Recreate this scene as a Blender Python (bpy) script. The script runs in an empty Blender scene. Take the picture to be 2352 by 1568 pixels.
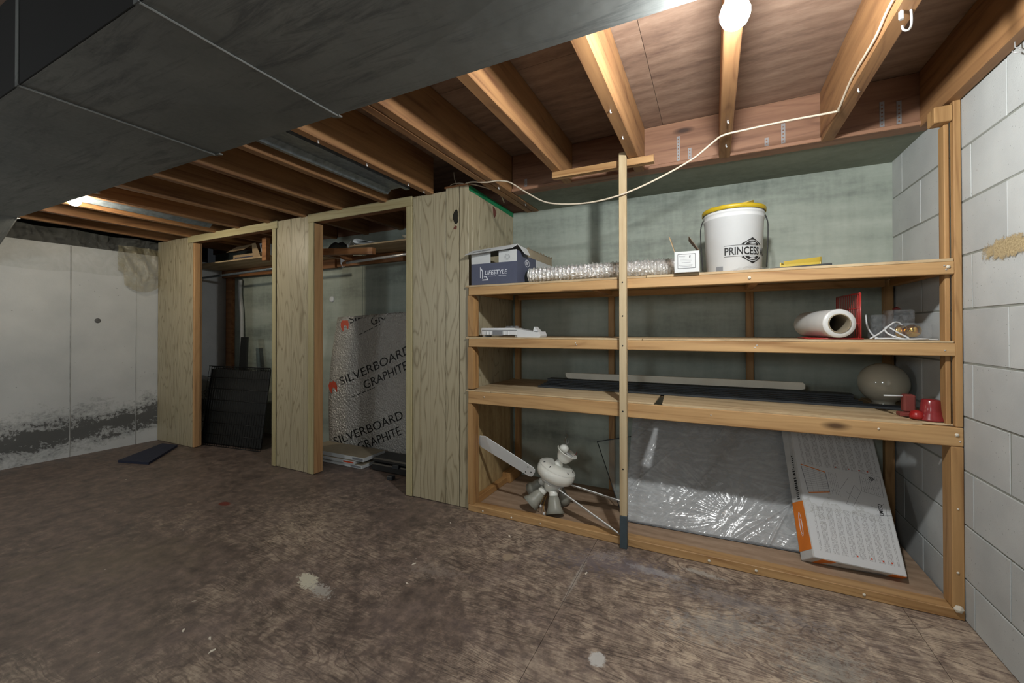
import bpy, bmesh, math, random
from math import sin, cos, pi, radians as rad
from mathutils import Vector as V, Matrix as Mx, Euler
from mathutils.geometry import tessellate_polygon
from mathutils import noise as mn
random.seed(7)
sc = bpy.context.scene
C = sc.collection
# ------------------------------------------------------------------ camera
cd = bpy.data.cameras.new('camera'); cam = bpy.data.objects.new('camera', cd); C.objects.link(cam)
cam.location = (0, 0, 1.10)
cam.rotation_euler = (Mx.Rotation(rad(25.94), 4, 'Z') @ Mx.Rotation(rad(90.409), 4, 'X') @ Mx.Rotation(rad(-.069), 4, 'Z')).to_euler()
cd.sensor_fit = 'HORIZONTAL'; cd.sensor_width = 36; cd.lens = 948.26/2352*36
cd.shift_x = 0; cd.shift_y = -(784-750.92)/2352
cd.clip_start = .02
sc.camera = cam
# ------------------------------------------------------------------ world, lights, exposure
w = bpy.data.worlds.new('world'); sc.world = w; w.use_nodes = True
w.node_tree.nodes['Background'].inputs[0].default_value = (.5, .55, .6, 1)
w.node_tree.nodes['Background'].inputs[1].default_value = .02
sc.view_settings.view_transform = 'Standard'; sc.view_settings.look = 'None'
sc.view_settings.gamma = 1; sc.view_settings.use_curve_mapping = False
sc.view_settings.exposure = 0.0
def lamp(name, loc, power, col, r):
    l = bpy.data.lights.new(name, 'POINT'); l.energy = power; l.color = col; l.shadow_soft_size = r
    o = bpy.data.objects.new(name, l); C.objects.link(o); o.location = loc; return o
LAMP1 = (.052, 1.145, 1.876); LAMP2 = (-3.78, 1.18, 1.958)
lamp('rear_fill_light', (-.6, -1.5, 1.5), 38, (.88, .97, 1), .2)  # unseen fill light added behind the camera to lift the shadows
lamp('rear_left_fill_light', (-3.4, -1.3, 1.45), 44, (.88, .97, 1), .2)  # second added fill, out of view, brightens the left half of the room
# ------------------------------------------------------------------ helpers
class MB:
    def __init__(s, M=None): s.v = []; s.f = []; s.M = M if M is not None else Mx.Identity(4); s.sm = []
    def add(s, vs, fs, smooth=False, M=None):
        n = len(s.v)
        if callable(s.M): s.v += [s.M(M @ V(p) if M is not None else V(p)) for p in vs]
        else:
            T = s.M @ M if M is not None else s.M
            s.v += [T @ V(p) for p in vs]
        s.f += [tuple(i+n for i in f) for f in fs]; s.sm += [smooth]*len(fs); return s
    def box(s, x0, x1, y0, y1, z0, z1, b=0, M=None):
        if b <= 0:
            vs = [(x, y, z) for x in (x0, x1) for y in (y0, y1) for z in (z0, z1)]
            return s.add(vs, [(0,1,3,2),(4,6,7,5),(0,4,5,1),(2,3,7,6),(0,2,6,4),(1,5,7,3)], M=M)
        lo = (x0, y0, z0); hi = (x1, y1, z1); vs = []; idx = {}
        for c in range(8):
            sg = ((c>>2)&1, (c>>1)&1, c&1)
            for a in range(3):
                p = []
                for k in range(3):
                    e = hi[k] if sg[k] else lo[k]
                    if k != a: e += -b if sg[k] else b
                    p.append(e)
                idx[(sg, a)] = len(vs); vs.append(tuple(p))
        fs = []
        for a in range(3):
            o = [k for k in range(3) if k != a]
            for sa in (0, 1):
                q = []
                for u, t in ((0,0),(1,0),(1,1),(0,1)):
                    g = [0,0,0]; g[a] = sa; g[o[0]] = u; g[o[1]] = t; q.append(idx[(tuple(g), a)])
                fs.append(tuple(q))
            for u in (0, 1):
                for t in (0, 1):
                    g0 = [0,0,0]; g0[o[0]] = u; g0[o[1]] = t; g1 = list(g0); g1[a] = 1
                    fs.append((idx[(tuple(g0), o[0])], idx[(tuple(g0), o[1])], idx[(tuple(g1), o[1])], idx[(tuple(g1), o[0])]))
        for c in range(8):
            sg = ((c>>2)&1, (c>>1)&1, c&1); fs.append(tuple(idx[(sg, a)] for a in range(3)))
        return s.add(vs, fs, M=M)
    def tube(s, pts, r, n=8, cap=True, M=None, closed=False):
        pts = [V(p) for p in pts]; N = len(pts); rings = []; up = V((0, 0, 1)); prev = None
        for i, p in enumerate(pts):
            a = pts[(i-1) % N] if closed else pts[max(i-1, 0)]; b = pts[(i+1) % N] if closed else pts[min(i+1, N-1)]
            t = (b-a).normalized()
            if prev is None:
                u = t.cross(up)
                if u.length < .1: u = t.cross(V((1, 0, 0)))
            else: u = prev - t*prev.dot(t)
            u.normalize(); prev = u; v = t.cross(u)
            rr = r[i] if isinstance(r, (list, tuple)) else r
            rings.append([p + u*(cos(2*pi*k/n)*rr) + v*(sin(2*pi*k/n)*rr) for k in range(n)])
        vs = [q for ring in rings for q in ring]; fs = []
        for i in range(N if closed else N-1):
            j = (i+1) % N
            for k in range(n): fs.append((i*n+k, i*n+(k+1) % n, j*n+(k+1) % n, j*n+k))
        if cap and not closed: fs += [tuple(range(n))[::-1], tuple((N-1)*n+k for k in range(n))]
        return s.add(vs, fs, True, M)
    def lathe(s, prof, n=32, M=None, smooth=True):
        vs = [(r*cos(2*pi*k/n), r*sin(2*pi*k/n), z) for r, z in prof for k in range(n)]; fs = []
        for i in range(len(prof)-1):
            for k in range(n): fs.append((i*n+k, i*n+(k+1) % n, (i+1)*n+(k+1) % n, (i+1)*n+k))
        if prof[0][0] > 1e-6 and prof[0] != prof[-1]: fs.append(tuple(range(n))[::-1])
        if prof[-1][0] > 1e-6 and prof[0] != prof[-1]: fs.append(tuple((len(prof)-1)*n+k for k in range(n)))
        return s.add(vs, fs, smooth, M)
    def prism(s, poly, z0, z1, M=None, holes=()):
        loops = [[V((x, y, 0)) for x, y in poly]] + [[V((x, y, 0)) for x, y in h] for h in holes]
        tris = tessellate_polygon(loops); flat = [p for L in loops for p in L]; n = len(flat)
        vs = [(p.x, p.y, z0) for p in flat] + [(p.x, p.y, z1) for p in flat]
        fs = [tuple(t) for t in tris] + [tuple(i+n for i in reversed(t)) for t in tris]; k = 0
        for L in loops:
            m = len(L)
            for i in range(m):
                j = (i+1) % m; fs.append((k+i, k+j, k+j+n, k+i+n))
            k += m
        return s.add(vs, fs, M=M)
    def hexa(s, p8):     # 4 points of one end, then 4 of the other
        return s.add(p8, [(0,1,2,3),(7,6,5,4),(0,4,5,1),(1,5,6,2),(2,6,7,3),(3,7,4,0)])
    def grid(s, fn, nu, nv, thick=0, smooth=True):
        vs = [fn(i/nu, j/nv) for j in range(nv+1) for i in range(nu+1)]; W = nu+1
        fs = [(j*W+i, j*W+i+1, (j+1)*W+i+1, (j+1)*W+i) for j in range(nv) for i in range(nu)]
        return s.add(vs, fs, smooth)
    def build(s, name, mat, parent=None, solid=0):
        me = bpy.data.meshes.new(name); off = WL.get(parent.name, V((0,0,0))) if parent else V((0,0,0))
        me.from_pydata([tuple(p-off) for p in s.v], [], s.f)
        me.polygons.foreach_set('use_smooth', s.sm)
        bm = bmesh.new(); bm.from_mesh(me)
        if not s.open_ok: bmesh.ops.recalc_face_normals(bm, faces=bm.faces)
        bm.to_mesh(me); bm.free()
        me.materials.append(mat)
        o = bpy.data.objects.new(name, me); C.objects.link(o)
        WL[o.name] = V(off)
        if parent: o.parent = parent
        if solid:
            md = o.modifiers.new('thickness', 'SOLIDIFY'); md.thickness = solid; md.offset = 0
        return o
    open_ok = False
WL = {}
def box(name, mat, parent, *a, b=0): return MB().box(*a, b=b).build(name, mat, parent)
def tag(o, label=None, cat=None, group=None, kind=None):
    if label: o['label'] = label
    if cat: o['category'] = cat
    if group: o['group'] = group
    if kind: o['kind'] = kind
    return o
def thing(name, loc, label, cat, group=None):
    o = bpy.data.objects.new(name, None); C.objects.link(o); o.location = loc; o.empty_display_size = .05
    WL[o.name] = V(loc); return tag(o, label, cat, group)
def struct(o): o['kind'] = 'structure'; return o
def frame(o, x, y=None, z=None):     # matrix from origin and axes
    x = V(x).normalized(); z = V(z).normalized() if z is not None else x.cross(V(y)).normalized()
    y = z.cross(x).normalized(); x = y.cross(z)
    M = Mx.Identity(4)
    for i, c in enumerate((x, y, z)): M[0][i], M[1][i], M[2][i] = c
    M.translation = V(o); return M
def text(s, size, M, mat, parent, name='lettering', extr=.0003, bend=None, shear=0, width=None, align='LEFT', off=0):
    cu = bpy.data.curves.new('t', 'FONT'); cu.body = s; cu.size = size; cu.extrude = 0; cu.shear = shear; cu.align_x = align
    cu.offset = off; cu.resolution_u = 3
    o = bpy.data.objects.new('t', cu); C.objects.link(o); bpy.context.view_layer.update()
    me = bpy.data.meshes.new_from_object(o.evaluated_get(bpy.context.evaluated_depsgraph_get()))
    pts = [V(v.co) for v in me.vertices]; fs = [tuple(p.vertices) for p in me.polygons]
    C.objects.unlink(o); bpy.data.objects.remove(o); bpy.data.curves.remove(cu); bpy.data.meshes.remove(me)
    if width and pts:
        mx = max(p.x for p in pts); mn = min(p.x for p in pts); k = width/(mx-mn)
        for p in pts: p.x *= k
    for p in pts: p.z += extr
    if bend: pts = [bend(p) for p in pts]
    mb = MB(M); mb.open_ok = True; mb.add(pts, fs)
    return mb.build(name, mat, parent)
# ------------------------------------------------------------------ materials
def mat(name):
    m = bpy.data.materials.new(name); m.use_nodes = True; nt = m.node_tree
    return m, nt, nt.nodes['Principled BSDF']
def N(nt, t, **kw):
    n = nt.nodes.new('ShaderNode'+t)
    for k, v in kw.items():
        if k in n.inputs: n.inputs[k].default_value = v
        else: setattr(n, k, v)
    return n
def ramp(nt, fac, stops):
    r = N(nt, 'ValToRGB'); e = r.color_ramp.elements
    while len(e) < len(stops): e.new(.5)
    for x, (p, c) in zip(e, stops):
        x.position = p; x.color = tuple(c)+(1,) if len(c) == 3 else c
    nt.links.new(fac, r.inputs[0]); return r.outputs[0]
def mixc(nt, fac, a, b, mode='MIX'):
    m = N(nt, 'Mix', data_type='RGBA', blend_type=mode)
    for i, v in ((0, fac), (6, a), (7, b)):
        if hasattr(v, 'links'): nt.links.new(v, m.inputs[i])
        else: m.inputs[i].default_value = v if i == 0 else tuple(v)+(1,)
    return m.outputs[2]
def math_(nt, op, a, b=0, c=0):
    m = N(nt, 'Math', operation=op)
    for i, v in enumerate((a, b, c)):
        if hasattr(v, 'links'): nt.links.new(v, m.inputs[i])
        else: m.inputs[i].default_value = v
    return m.outputs[0]
def coords(nt, scale=(1,1,1), rnd=True, loc=(0,0,0)):
    tc = N(nt, 'TexCoord'); mp = N(nt, 'Mapping'); mp.inputs['Scale'].default_value = scale; mp.inputs['Location'].default_value = loc
    if rnd:
        oi = N(nt, 'ObjectInfo'); sc_ = N(nt, "VectorMath", operation="SCALE"); cx = N(nt, 'CombineXYZ')
        for i in range(3): nt.links.new(oi.outputs['Random'], cx.inputs[i])
        nt.links.new(cx.outputs[0], sc_.inputs[0]); sc_.inputs['Scale'].default_value = 13.7
        ad = N(nt, 'VectorMath', operation='ADD'); nt.links.new(tc.outputs['Object'], ad.inputs[0]); nt.links.new(sc_.outputs[0], ad.inputs[1])
        nt.links.new(ad.outputs[0], mp.inputs[0])
    else: nt.links.new(tc.outputs['Object'], mp.inputs[0])
    return mp.outputs[0]
def noise(nt, vec, s, d=4, r=.55, dist=0):
    n = N(nt, 'TexNoise', Scale=s, Detail=d, Roughness=r, Distortion=dist); nt.links.new(vec, n.inputs['Vector']); return n.outputs['Fac']
def contour(nt, vec, s, k, d=2, lo=.1, dist=.4):
    """growth-ring lines: contour lines of a stretched noise field, 0 on the line, 1 between"""
    n = noise(nt, vec, s, d, .5, dist); w_ = math_(nt, 'ABSOLUTE', math_(nt, 'SINE', math_(nt, 'MULTIPLY', n, k)))
    return ramp(nt, w_, [(lo, (0,0,0)), (.55, (1,1,1))])
def bump(nt, b, h, st=.3, dist=.01):
    n = N(nt, 'Bump', Strength=st, Distance=dist); nt.links.new(h, n.inputs['Height']); nt.links.new(n.outputs[0], b.inputs['Normal'])
def plain(name, c, rough=.5, metal=0, spec=None, nz=0, nscale=20, **kw):
    m, nt, b = mat(name); b.inputs['Roughness'].default_value = rough; b.inputs['Metallic'].default_value = metal
    for k, v in kw.items(): b.inputs[k.replace('_', ' ')].default_value = v
    v = coords(nt); f = noise(nt, v, nscale)
    a = nz or .08
    nt.links.new(ramp(nt, f, [(.3, [x*(1-a) for x in c]), (.7, [min(1, x*(1+a)) for x in c])]), b.inputs['Base Color'])
    return m
def wood(name, light, dark, axis='X', rough=.6, grain=1.0, knots=True, bst=.15):
    m, nt, b = mat(name); k = {'X': 0, 'Y': 1, 'Z': 2}[axis]
    s = [1, 1, 1]; s[k] = .06
    v = coords(nt, s)
    n1 = noise(nt, v, 9, 3, .5, 1.2); wv = N(nt, 'TexWave', wave_type='BANDS', bands_direction='DIAGONAL', Scale=7*grain, Distortion=9, Detail=3)
    wv.inputs['Detail Scale'].default_value = 1.2; nt.links.new(v, wv.inputs['Vector'])
    n2 = noise(nt, v, 90, 3, .6)
    g = math_(nt, 'ADD', math_(nt, 'MULTIPLY', n1, .6), math_(nt, 'ADD', math_(nt, 'MULTIPLY', wv.outputs['Fac'], .13), math_(nt, 'MULTIPLY', n2, .3)))
    g = math_(nt, 'ADD', math_(nt, 'MULTIPLY', g, .85), math_(nt, 'MULTIPLY', contour(nt, coords(nt, [q*6 if q == 1 else q*9 for q in s]), 1.1, 30, 1, .05), .09))
    mid = [(a*.6+c*.4) for a, c in zip(light, dark)]
    col = ramp(nt, g, [(.3, dark), (.48, mid), (.68, light)])
    if knots:
        s2 = [1, 1, 1]; s2[k] = .35; v2 = coords(nt, s2)
        vo = N(nt, 'TexVoronoi', Scale=4.2); nt.links.new(v2, vo.inputs['Vector'])
        kf = ramp(nt, vo.outputs['Distance'], [(.035, (1,1,1)), (.09, (0,0,0))])
        col = mixc(nt, kf, col, [x*.35 for x in dark])
    nt.links.new(col, b.inputs['Base Color']); b.inputs['Roughness'].default_value = rough
    bump(nt, b, g, bst, .004); return m
# sRGB helper
def S(r, g, b): return [((x/255+.055)/1.055)**2.4 if x > 10 else x/255/12.92 for x in (r, g, b)]
pine = wood('pine_rail', S(198,160,110), S(142,102,60), 'X')
pine_v = wood('pine_post', S(186,146,96), S(124,86,48), 'Z')
pine_y = wood('pine_cross', S(190,146,92), S(128,84,44), 'Y')
pale_v = wood('pale_stick', S(198,180,146), S(164,140,104), 'Z')
joist_m = wood('joist_fir', S(164,122,80), S(100,64,40), 'Y', knots=False)
joist_x = wood('rim_fir', S(158,118,92), S(106,72,54), 'X')
casing_m = wood('door_casing', S(176,166,128), S(146,132,92), 'Z', knots=False)
casing_h = wood('head_casing', S(176,166,128), S(146,132,92), 'X', knots=False)
oldwood = wood('closet_lumber', S(168,116,72), S(104,62,34), 'X')
jamb_m = wood('jamb_stud', S(188,148,102), S(138,98,62), 'Z')

def rotary(name, c_light, c_mid, c_dark, ax=(1, 1, 1), rough=.65, scale=1.0, bst=.1, white=0):
    """rotary-cut plywood face"""
    m, nt, b = mat(name); v = coords(nt, ax)
    wv = N(nt, 'TexWave', wave_type='RINGS', rings_direction='SPHERICAL', Scale=5*scale, Distortion=9, Detail=2.5); wv.inputs['Detail Scale'].default_value = .7
    nt.links.new(v, wv.inputs['Vector'])
    n2 = noise(nt, v, 60*scale, 4, .6); n1 = noise(nt, v, 2.2, 4, .6)
    g = math_(nt, 'ADD', math_(nt, 'MULTIPLY', wv.outputs['Fac'], .1), math_(nt, 'ADD', math_(nt, 'MULTIPLY', n2, .35), math_(nt, 'MULTIPLY', n1, .55)))
    nt.links.new(ramp(nt, g, [(.28, c_dark), (.5, c_mid), (.72, c_light)]), b.inputs['Base Color'])
    b.inputs['Roughness'].default_value = rough; bump(nt, b, g, bst, .003); return m
subfloor_m = rotary('subfloor_plywood', S(166,142,124), S(138,114,98), S(92,70,62), (.3, 1, 1))
deck_m = rotary('shelf_plywood', S(208,188,154), S(186,162,126), S(140,112,78), (.3, 1, 1))
ply_v = rotary('plywood_panel', S(206,188,144), S(180,156,112), S(136,108,70), (1, 1, .3))
base_ply = rotary('base_plywood', S(190,164,140), S(164,138,114), S(120,98,80), (.3, 1, 1))

def panel_mat(name='wood_grain_panelling'):
    m, nt, b = mat(name)
    ct_ = contour(nt, coords(nt, (5.5, 5.5, .75)), 1.5, 42, 1.5, .04, .3); n2 = noise(nt, coords(nt, (1, 1, .03)), 190, 3, .6); n1 = noise(nt, coords(nt, (1, 1, .3)), 3, 3)
    g = math_(nt, 'ADD', math_(nt, 'MULTIPLY', ct_, .32), math_(nt, 'ADD', math_(nt, 'MULTIPLY', n2, .5), math_(nt, 'MULTIPLY', n1, .25)))
    nt.links.new(ramp(nt, g, [(.3, S(128,116,90)), (.5, S(158,147,120)), (.75, S(174,163,136))]), b.inputs['Base Color'])
    b.inputs['Roughness'].default_value = .42; return m
panel_m = panel_mat()
groove_m = plain('groove_backing', S(30,26,18), .8)

def block_mat():
    m, nt, b = mat('painted_block'); v = coords(nt)
    n1 = noise(nt, v, 4, 3); n2 = noise(nt, v, 240, 3, .7); vo = N(nt, 'TexVoronoi', Scale=55); nt.links.new(v, vo.inputs['Vector'])
    pit = ramp(nt, vo.outputs['Distance'], [(.05, (1,1,1)), (.13, (0,0,0))])
    col = ramp(nt, n1, [(.3, S(176,179,179)), (.7, S(194,197,196))])
    oi = N(nt, 'ObjectInfo'); t = ramp(nt, oi.outputs['Random'], [(0, (.9,.9,.9)), (1, (1,1,1))])
    col = mixc(nt, 1, col, t, 'MULTIPLY')
    pf = math_(nt, 'MULTIPLY', pit, math_(nt, 'GREATER_THAN', n1, .5)); col = mixc(nt, math_(nt, 'MULTIPLY', pf, .6), col, S(110,112,110))
    nt.links.new(col, b.inputs['Base Color']); b.inputs['Roughness'].default_value = .75
    h = math_(nt, 'SUBTRACT', n2, math_(nt, 'MULTIPLY', pf, 1.2)); bump(nt, b, h, .35, .003); return m
block_m = block_mat()
mortar_m = plain('mortar', S(138,141,134), .85, nz=.12, nscale=12)
mortar_dark = plain('open_mortar_joint', S(112,112,108), .9, nz=.2, nscale=12)

def concrete(name, light, mid, dark, streak=1.0, specks=S(210,212,205)):
    m, nt, b = mat(name); v = coords(nt, (1, 1, 1), False); vh = coords(nt, (.35, 1, 2.2), False)
    n1 = noise(nt, vh, 2.2, 5, .6); n2 = noise(nt, v, 34, 4, .65); n3 = noise(nt, coords(nt, (3, 3, .35), False), 7, 3)
    g = math_(nt, 'ADD', math_(nt, 'MULTIPLY', n1, .7), math_(nt, 'ADD', math_(nt, 'MULTIPLY', n2, .13), math_(nt, 'MULTIPLY', n3, .17*streak)))
    col = ramp(nt, g, [(.33, dark), (.5, mid), (.66, light)])
    vo = N(nt, 'TexVoronoi', Scale=16); nt.links.new(coords(nt, (2, 2, .9), False), vo.inputs['Vector'])
    sp = math_(nt, 'MULTIPLY', ramp(nt, vo.outputs['Distance'], [(.02, (1,1,1)), (.05, (0,0,0))]), math_(nt, 'GREATER_THAN', n1, .5))
    col = mixc(nt, math_(nt, 'MULTIPLY', sp, .7), col, specks)
    nt.links.new(col, b.inputs['Base Color']); b.inputs['Roughness'].default_value = .7
    bump(nt, b, g, .25, .01); return m
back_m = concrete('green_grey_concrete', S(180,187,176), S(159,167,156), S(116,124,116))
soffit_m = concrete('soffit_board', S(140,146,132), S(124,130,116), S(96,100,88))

def left_wall_mat():
    m, nt, b = mat('white_painted_concrete'); v = coords(nt, (1, 1, 1), False)
    tc = N(nt, 'TexCoord'); sp = N(nt, 'SeparateXYZ'); nt.links.new(tc.outputs['Object'], sp.inputs[0]); z = sp.outputs[2]; y = sp.outputs[1]
    n1 = noise(nt, v, 3, 3); n2 = noise(nt, coords(nt, (1, .8, 1.6), False), 5.5, 8, .75, .6); n3 = noise(nt, v, 40, 4, .7)
    col = ramp(nt, n1, [(.3, S(176,179,180)), (.7, S(192,194,194))])
    # damp band of black mould above the floor, rising towards the closet
    lvl = math_(nt, 'MULTIPLY_ADD', y, .075, .11); d = math_(nt, 'ABSOLUTE', math_(nt, 'SUBTRACT', z, lvl))
    band = math_(nt, 'SUBTRACT', 1, math_(nt, 'MULTIPLY', d, 3.4))
    mf = math_(nt, 'ADD', math_(nt, 'MULTIPLY', band, .45), math_(nt, 'ADD', math_(nt, 'MULTIPLY', n2, .85), math_(nt, 'MULTIPLY', n3, .45)))
    mk = ramp(nt, mf, [(.80, (0,0,0)), (.96, (.5,.5,.5)), (.99, (1,1,1))])
    col = mixc(nt, math_(nt, 'MULTIPLY', mk, .88), col, S(52,52,50))
    vo = N(nt, 'TexVoronoi', Scale=9); nt.links.new(coords(nt, (1, 1.2, 2), False), vo.inputs['Vector'])
    sk = math_(nt, 'MULTIPLY', ramp(nt, vo.outputs['Distance'], [(.03, (1,1,1)), (.06, (0,0,0))]), .7)
    col = mixc(nt, sk, col, S(96,96,96))
    nt.links.new(col, b.inputs['Base Color']); b.inputs['Roughness'].default_value = .7; bump(nt, b, n3, .25, .008); return m
left_m = left_wall_mat()
wall_plain = concrete('plain_concrete', S(150,152,148), S(136,138,134), S(110,112,108))

def floor_mat():
    m, nt, b = mat('worn_painted_plywood'); v = coords(nt, (1, 1, 1), False); L = nt.links
    rings = contour(nt, coords(nt, (.9, 4.2, 1), False, (3.1, 1.7, 0)), 1.3, 75, 3, .02, .9)
    fine = noise(nt, coords(nt, (.6, 5, 1), False), 26, 4, .65); big = noise(nt, v, 1.1, 5, .62); mid = noise(nt, v, 5, 6, .7); mott = noise(nt, v, 18, 5, .7)
    tc = N(nt, 'TexCoord'); sp = N(nt, 'SeparateXYZ'); L.new(tc.outputs['Object'], sp.inputs[0]); X, Y = sp.outputs[0], sp.outputs[1]
    # paint worn away more towards the block wall
    wear = math_(nt, 'ADD', math_(nt, 'MULTIPLY', math_(nt, 'ADD', X, 1.5), .15), math_(nt, 'MULTIPLY', math_(nt, 'SUBTRACT', big, .5), 1.6))
    paint = ramp(nt, math_(nt, 'ADD', math_(nt, 'MULTIPLY', mid, .45), math_(nt, 'MULTIPLY', mott, .55)), [(.38, S(80,70,65)), (.5, S(106,92,84)), (.62, S(134,116,104))])
    gr = math_(nt, 'ADD', math_(nt, 'MULTIPLY', rings, .13), math_(nt, 'MULTIPLY', math_(nt, 'ADD', math_(nt, 'MULTIPLY', fine, .8), math_(nt, 'MULTIPLY', mott, 1.2)), .42))
    bare = ramp(nt, gr, [(.36, S(102,86,78)), (.5, S(156,138,122)), (.62, S(204,186,164))])
    wf = ramp(nt, math_(nt, 'ADD', math_(nt, 'MULTIPLY', gr, .9), wear), [(.40, (0,0,0)), (.85, (1,1,1))])
    col = mixc(nt, math_(nt, 'MULTIPLY', wf, .85), paint, bare)
    col = mixc(nt, math_(nt, 'MULTIPLY', ramp(nt, mid, [(.5, (0,0,0)), (.72, (1,1,1))]), .35), col, S(82,74,80))
    # spots of spilled white and bluish paint
    def spot(cx, cy, rx, ry, ang, colr, amt, edge=.35, nzs=9, nza=1.3):
        nonlocal col
        mp = N(nt, 'Mapping', vector_type='TEXTURE'); mp.inputs['Location'].default_value = (cx, cy, 0); mp.inputs['Rotation'].default_value = (0, 0, rad(ang)); mp.inputs['Scale'].default_value = (rx, ry, 1)
        L.new(tc.outputs['Object'], mp.inputs[0]); ln = N(nt, 'VectorMath', operation='LENGTH'); L.new(mp.outputs[0], ln.inputs[0])
        d = math_(nt, 'ADD', ln.outputs['Value'], math_(nt, 'MULTIPLY', math_(nt, 'SUBTRACT', noise(nt, v, nzs*3, 6, .75), .5), nza*2))
        f = ramp(nt, d, [(1-edge, (1,1,1)), (1, (0,0,0))]); col = mixc(nt, math_(nt, 'MULTIPLY', f, amt), col, colr)
    spot(-1.60, 1.245, .075, .035, -20, S(205,200,180), .95, .15, 14, 1.5)
    spot(-1.50, 1.225, .075, .032, -15, S(176,172,164), .8, .3, 24, 2.6)
    spot(-.351, 1.372, .030, .038, 10, S(196,194,190), .9, .3, 14, .8)
    spot(-.25, 1.98, .14, .035, -4, S(168,166,168), .7, .5, 8, 1.6)
    spot(.08, 1.90, .35, .06, -5, S(140,140,144), .35, .6, 14, 3.0)
    spot(.02, 1.72, .20, .09, 20, S(160,164,164), .35, .6, 16, 3.2)
    spot(.33, 1.66, .14, .10, 40, S(168,168,160), .4, .6, 18, 3.4)
    spot(-.45, 1.95, .28, .10, 10, S(128,122,132), .4, .7, 12, 3.0)
    spot(-.2, 1.2, .5, .16, 14, S(150,134,122), .45, .8, 9, 2.2)
    spot(-2.79, 1.566, .05, .03, 0, S(112,44,34), .9, .3, 8, .6)
    spot(-.90, 1.80, .03, .035, 30, S(168,150,128), .8, .3, 12, .8)
    spot(.70, 1.62, .035, .02, 0, S(40,38,38), .8, .4, 12, .8)
    spot(-.55, 1.78, .012, .20, 0, S(176,168,158), .6, .5, 22, 1.6)
    spot(-.47, 2.02, .09, .045, 20, S(170,162,160), .4, .5, 22, 3.0)
    spot(-.05, 2.06, .10, .02, -6, S(182,178,170), .7, .5, 18, 1.8)
    spot(-1.15, 1.55, .16, .05, 12, S(156,144,134), .4, .7, 14, 3)
    spot(-2.6, .95, .5, .25, 30, S(116,104,84), .35, .8, 5, 2)
    ch = N(nt, 'TexVoronoi', Scale=14); L.new(v, ch.inputs['Vector'])
    cf = math_(nt, 'MULTIPLY', ramp(nt, ch.outputs['Distance'], [(.03, (1,1,1)), (.06, (0,0,0))]), math_(nt, 'GREATER_THAN', mid, .56)); col = mixc(nt, cf, col, S(186,180,168))
    L.new(col, b.inputs['Base Color']); L.new(ramp(nt, mid, [(.3, (.42,.42,.42)), (.7, (.62,.62,.62))]), b.inputs['Roughness'])
    bump(nt, b, gr, .12, .003); return m
floor_m = floor_mat()

def duct_mat():
    m, nt, b = mat('dull_sheet_metal'); v = coords(nt, (1, 1, 1), False)
    n1 = noise(nt, v, 1.6, 5, .6); n2 = noise(nt, coords(nt, (.35, 3, 1), False), 6, 6, .75, 1); n3 = noise(nt, v, 60, 4, .7)
    col = ramp(nt, n1, [(.3, S(94,98,97)), (.7, S(124,126,123))])
    dk = ramp(nt, math_(nt, 'ADD', math_(nt, 'MULTIPLY', n2, .8), math_(nt, 'MULTIPLY', n1, .3)), [(.56, (0,0,0)), (.68, (1,1,1))])
    col = mixc(nt, math_(nt, 'MULTIPLY', dk, .7), col, S(74,77,78))
    nt.links.new(col, b.inputs['Base Color']); b.inputs['Metallic'].default_value = .15
    nt.links.new(ramp(nt, n3, [(.3, (.5,.5,.5)), (.7, (.68,.68,.68))]), b.inputs['Roughness']); bump(nt, b, n1, .2, .02); return m
duct_m = duct_mat()
duct_shade_black = plain('duct_shade_black', S(14,14,14), .85)  # black stands in for shade on the duct's near side
galv = plain('galvanised_steel', S(120,130,138), .4, .5, nz=.3, nscale=30)
steel = plain('bright_steel', S(214,214,214), .3, .55)
cleat_m = plain('seam_cleat', S(112,112,108), .4, .5)
black_m = plain('black_plastic', S(30,31,31), .45)
blackw = plain('black_wire', S(20,21,21), .4, .2)
tray_m = plain('black_tray', S(26,27,26), .5)
white_p = plain('white_plastic', S(206,208,209), .35, nz=.02)
cream_enamel = plain('white_enamel', S(232,232,224), .18, Coat_Weight=.5, nz=.01)
blade_m = plain('white_blade', S(226,228,228), .45, nz=.02)
frost = plain('frosted_glass', S(148,148,138), .4)
opal = plain('opal_glass', S(186,182,166), .12, Coat_Weight=.4, nz=.02)
cable_m = plain('white_cable_sheath', S(204,190,170), .5)
green_m = plain('green_tape', S(30,124,78), .5)
red_wire = plain('red_coated_wire', S(160,48,44), .35)
red_gloss = plain('red_gloss', S(128,42,44), .22, nz=.15)
red_matte = plain('red_plastic', S(120,56,50), .5)
yellow_m = plain('yellow_plastic', S(186,158,30), .4)
board_w = plain('white_card', S(196,198,198), .7, nz=.03)
kraft = plain('kraft_card', S(176,150,116), .8, nz=.06)
kraft_d = plain('grey_kraft_card', S(150,138,116), .8)
navy = plain('navy_card', S(76,80,100), .5, nz=.06)
navy_mat = plain('navy_mat', S(34,38,58), .8)
ink = plain('black_ink', S(24,24,24), .6)
greyink = plain('grey_ink', S(120,122,126), .7)
whiteink = plain('white_ink', S(214,216,224), .6)
orange = plain('orange_print', S(214,118,34), .6)
redor = plain('red_orange_print', S(196,74,44), .5)
gold = plain('polished_brass', S(212,170,80), .15, 1.0)
chip_m = plain('plaster_chip', S(214,206,190), .8)
redtear = plain('torn_backing', S(104,56,46), .9)
woodtone_white = plain('white_painted_board', S(214,211,198), .5, nz=.08, nscale=6)
glove = plain('dark_slate', S(48,52,56), .5)
stickblue = plain('slate_paint', S(62,74,80), .5, nz=.12)
dark_void = plain('dark_insulation', S(24,24,26), .9)
tape_m = plain('pale_pipe', S(190,194,196), .3)

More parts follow.
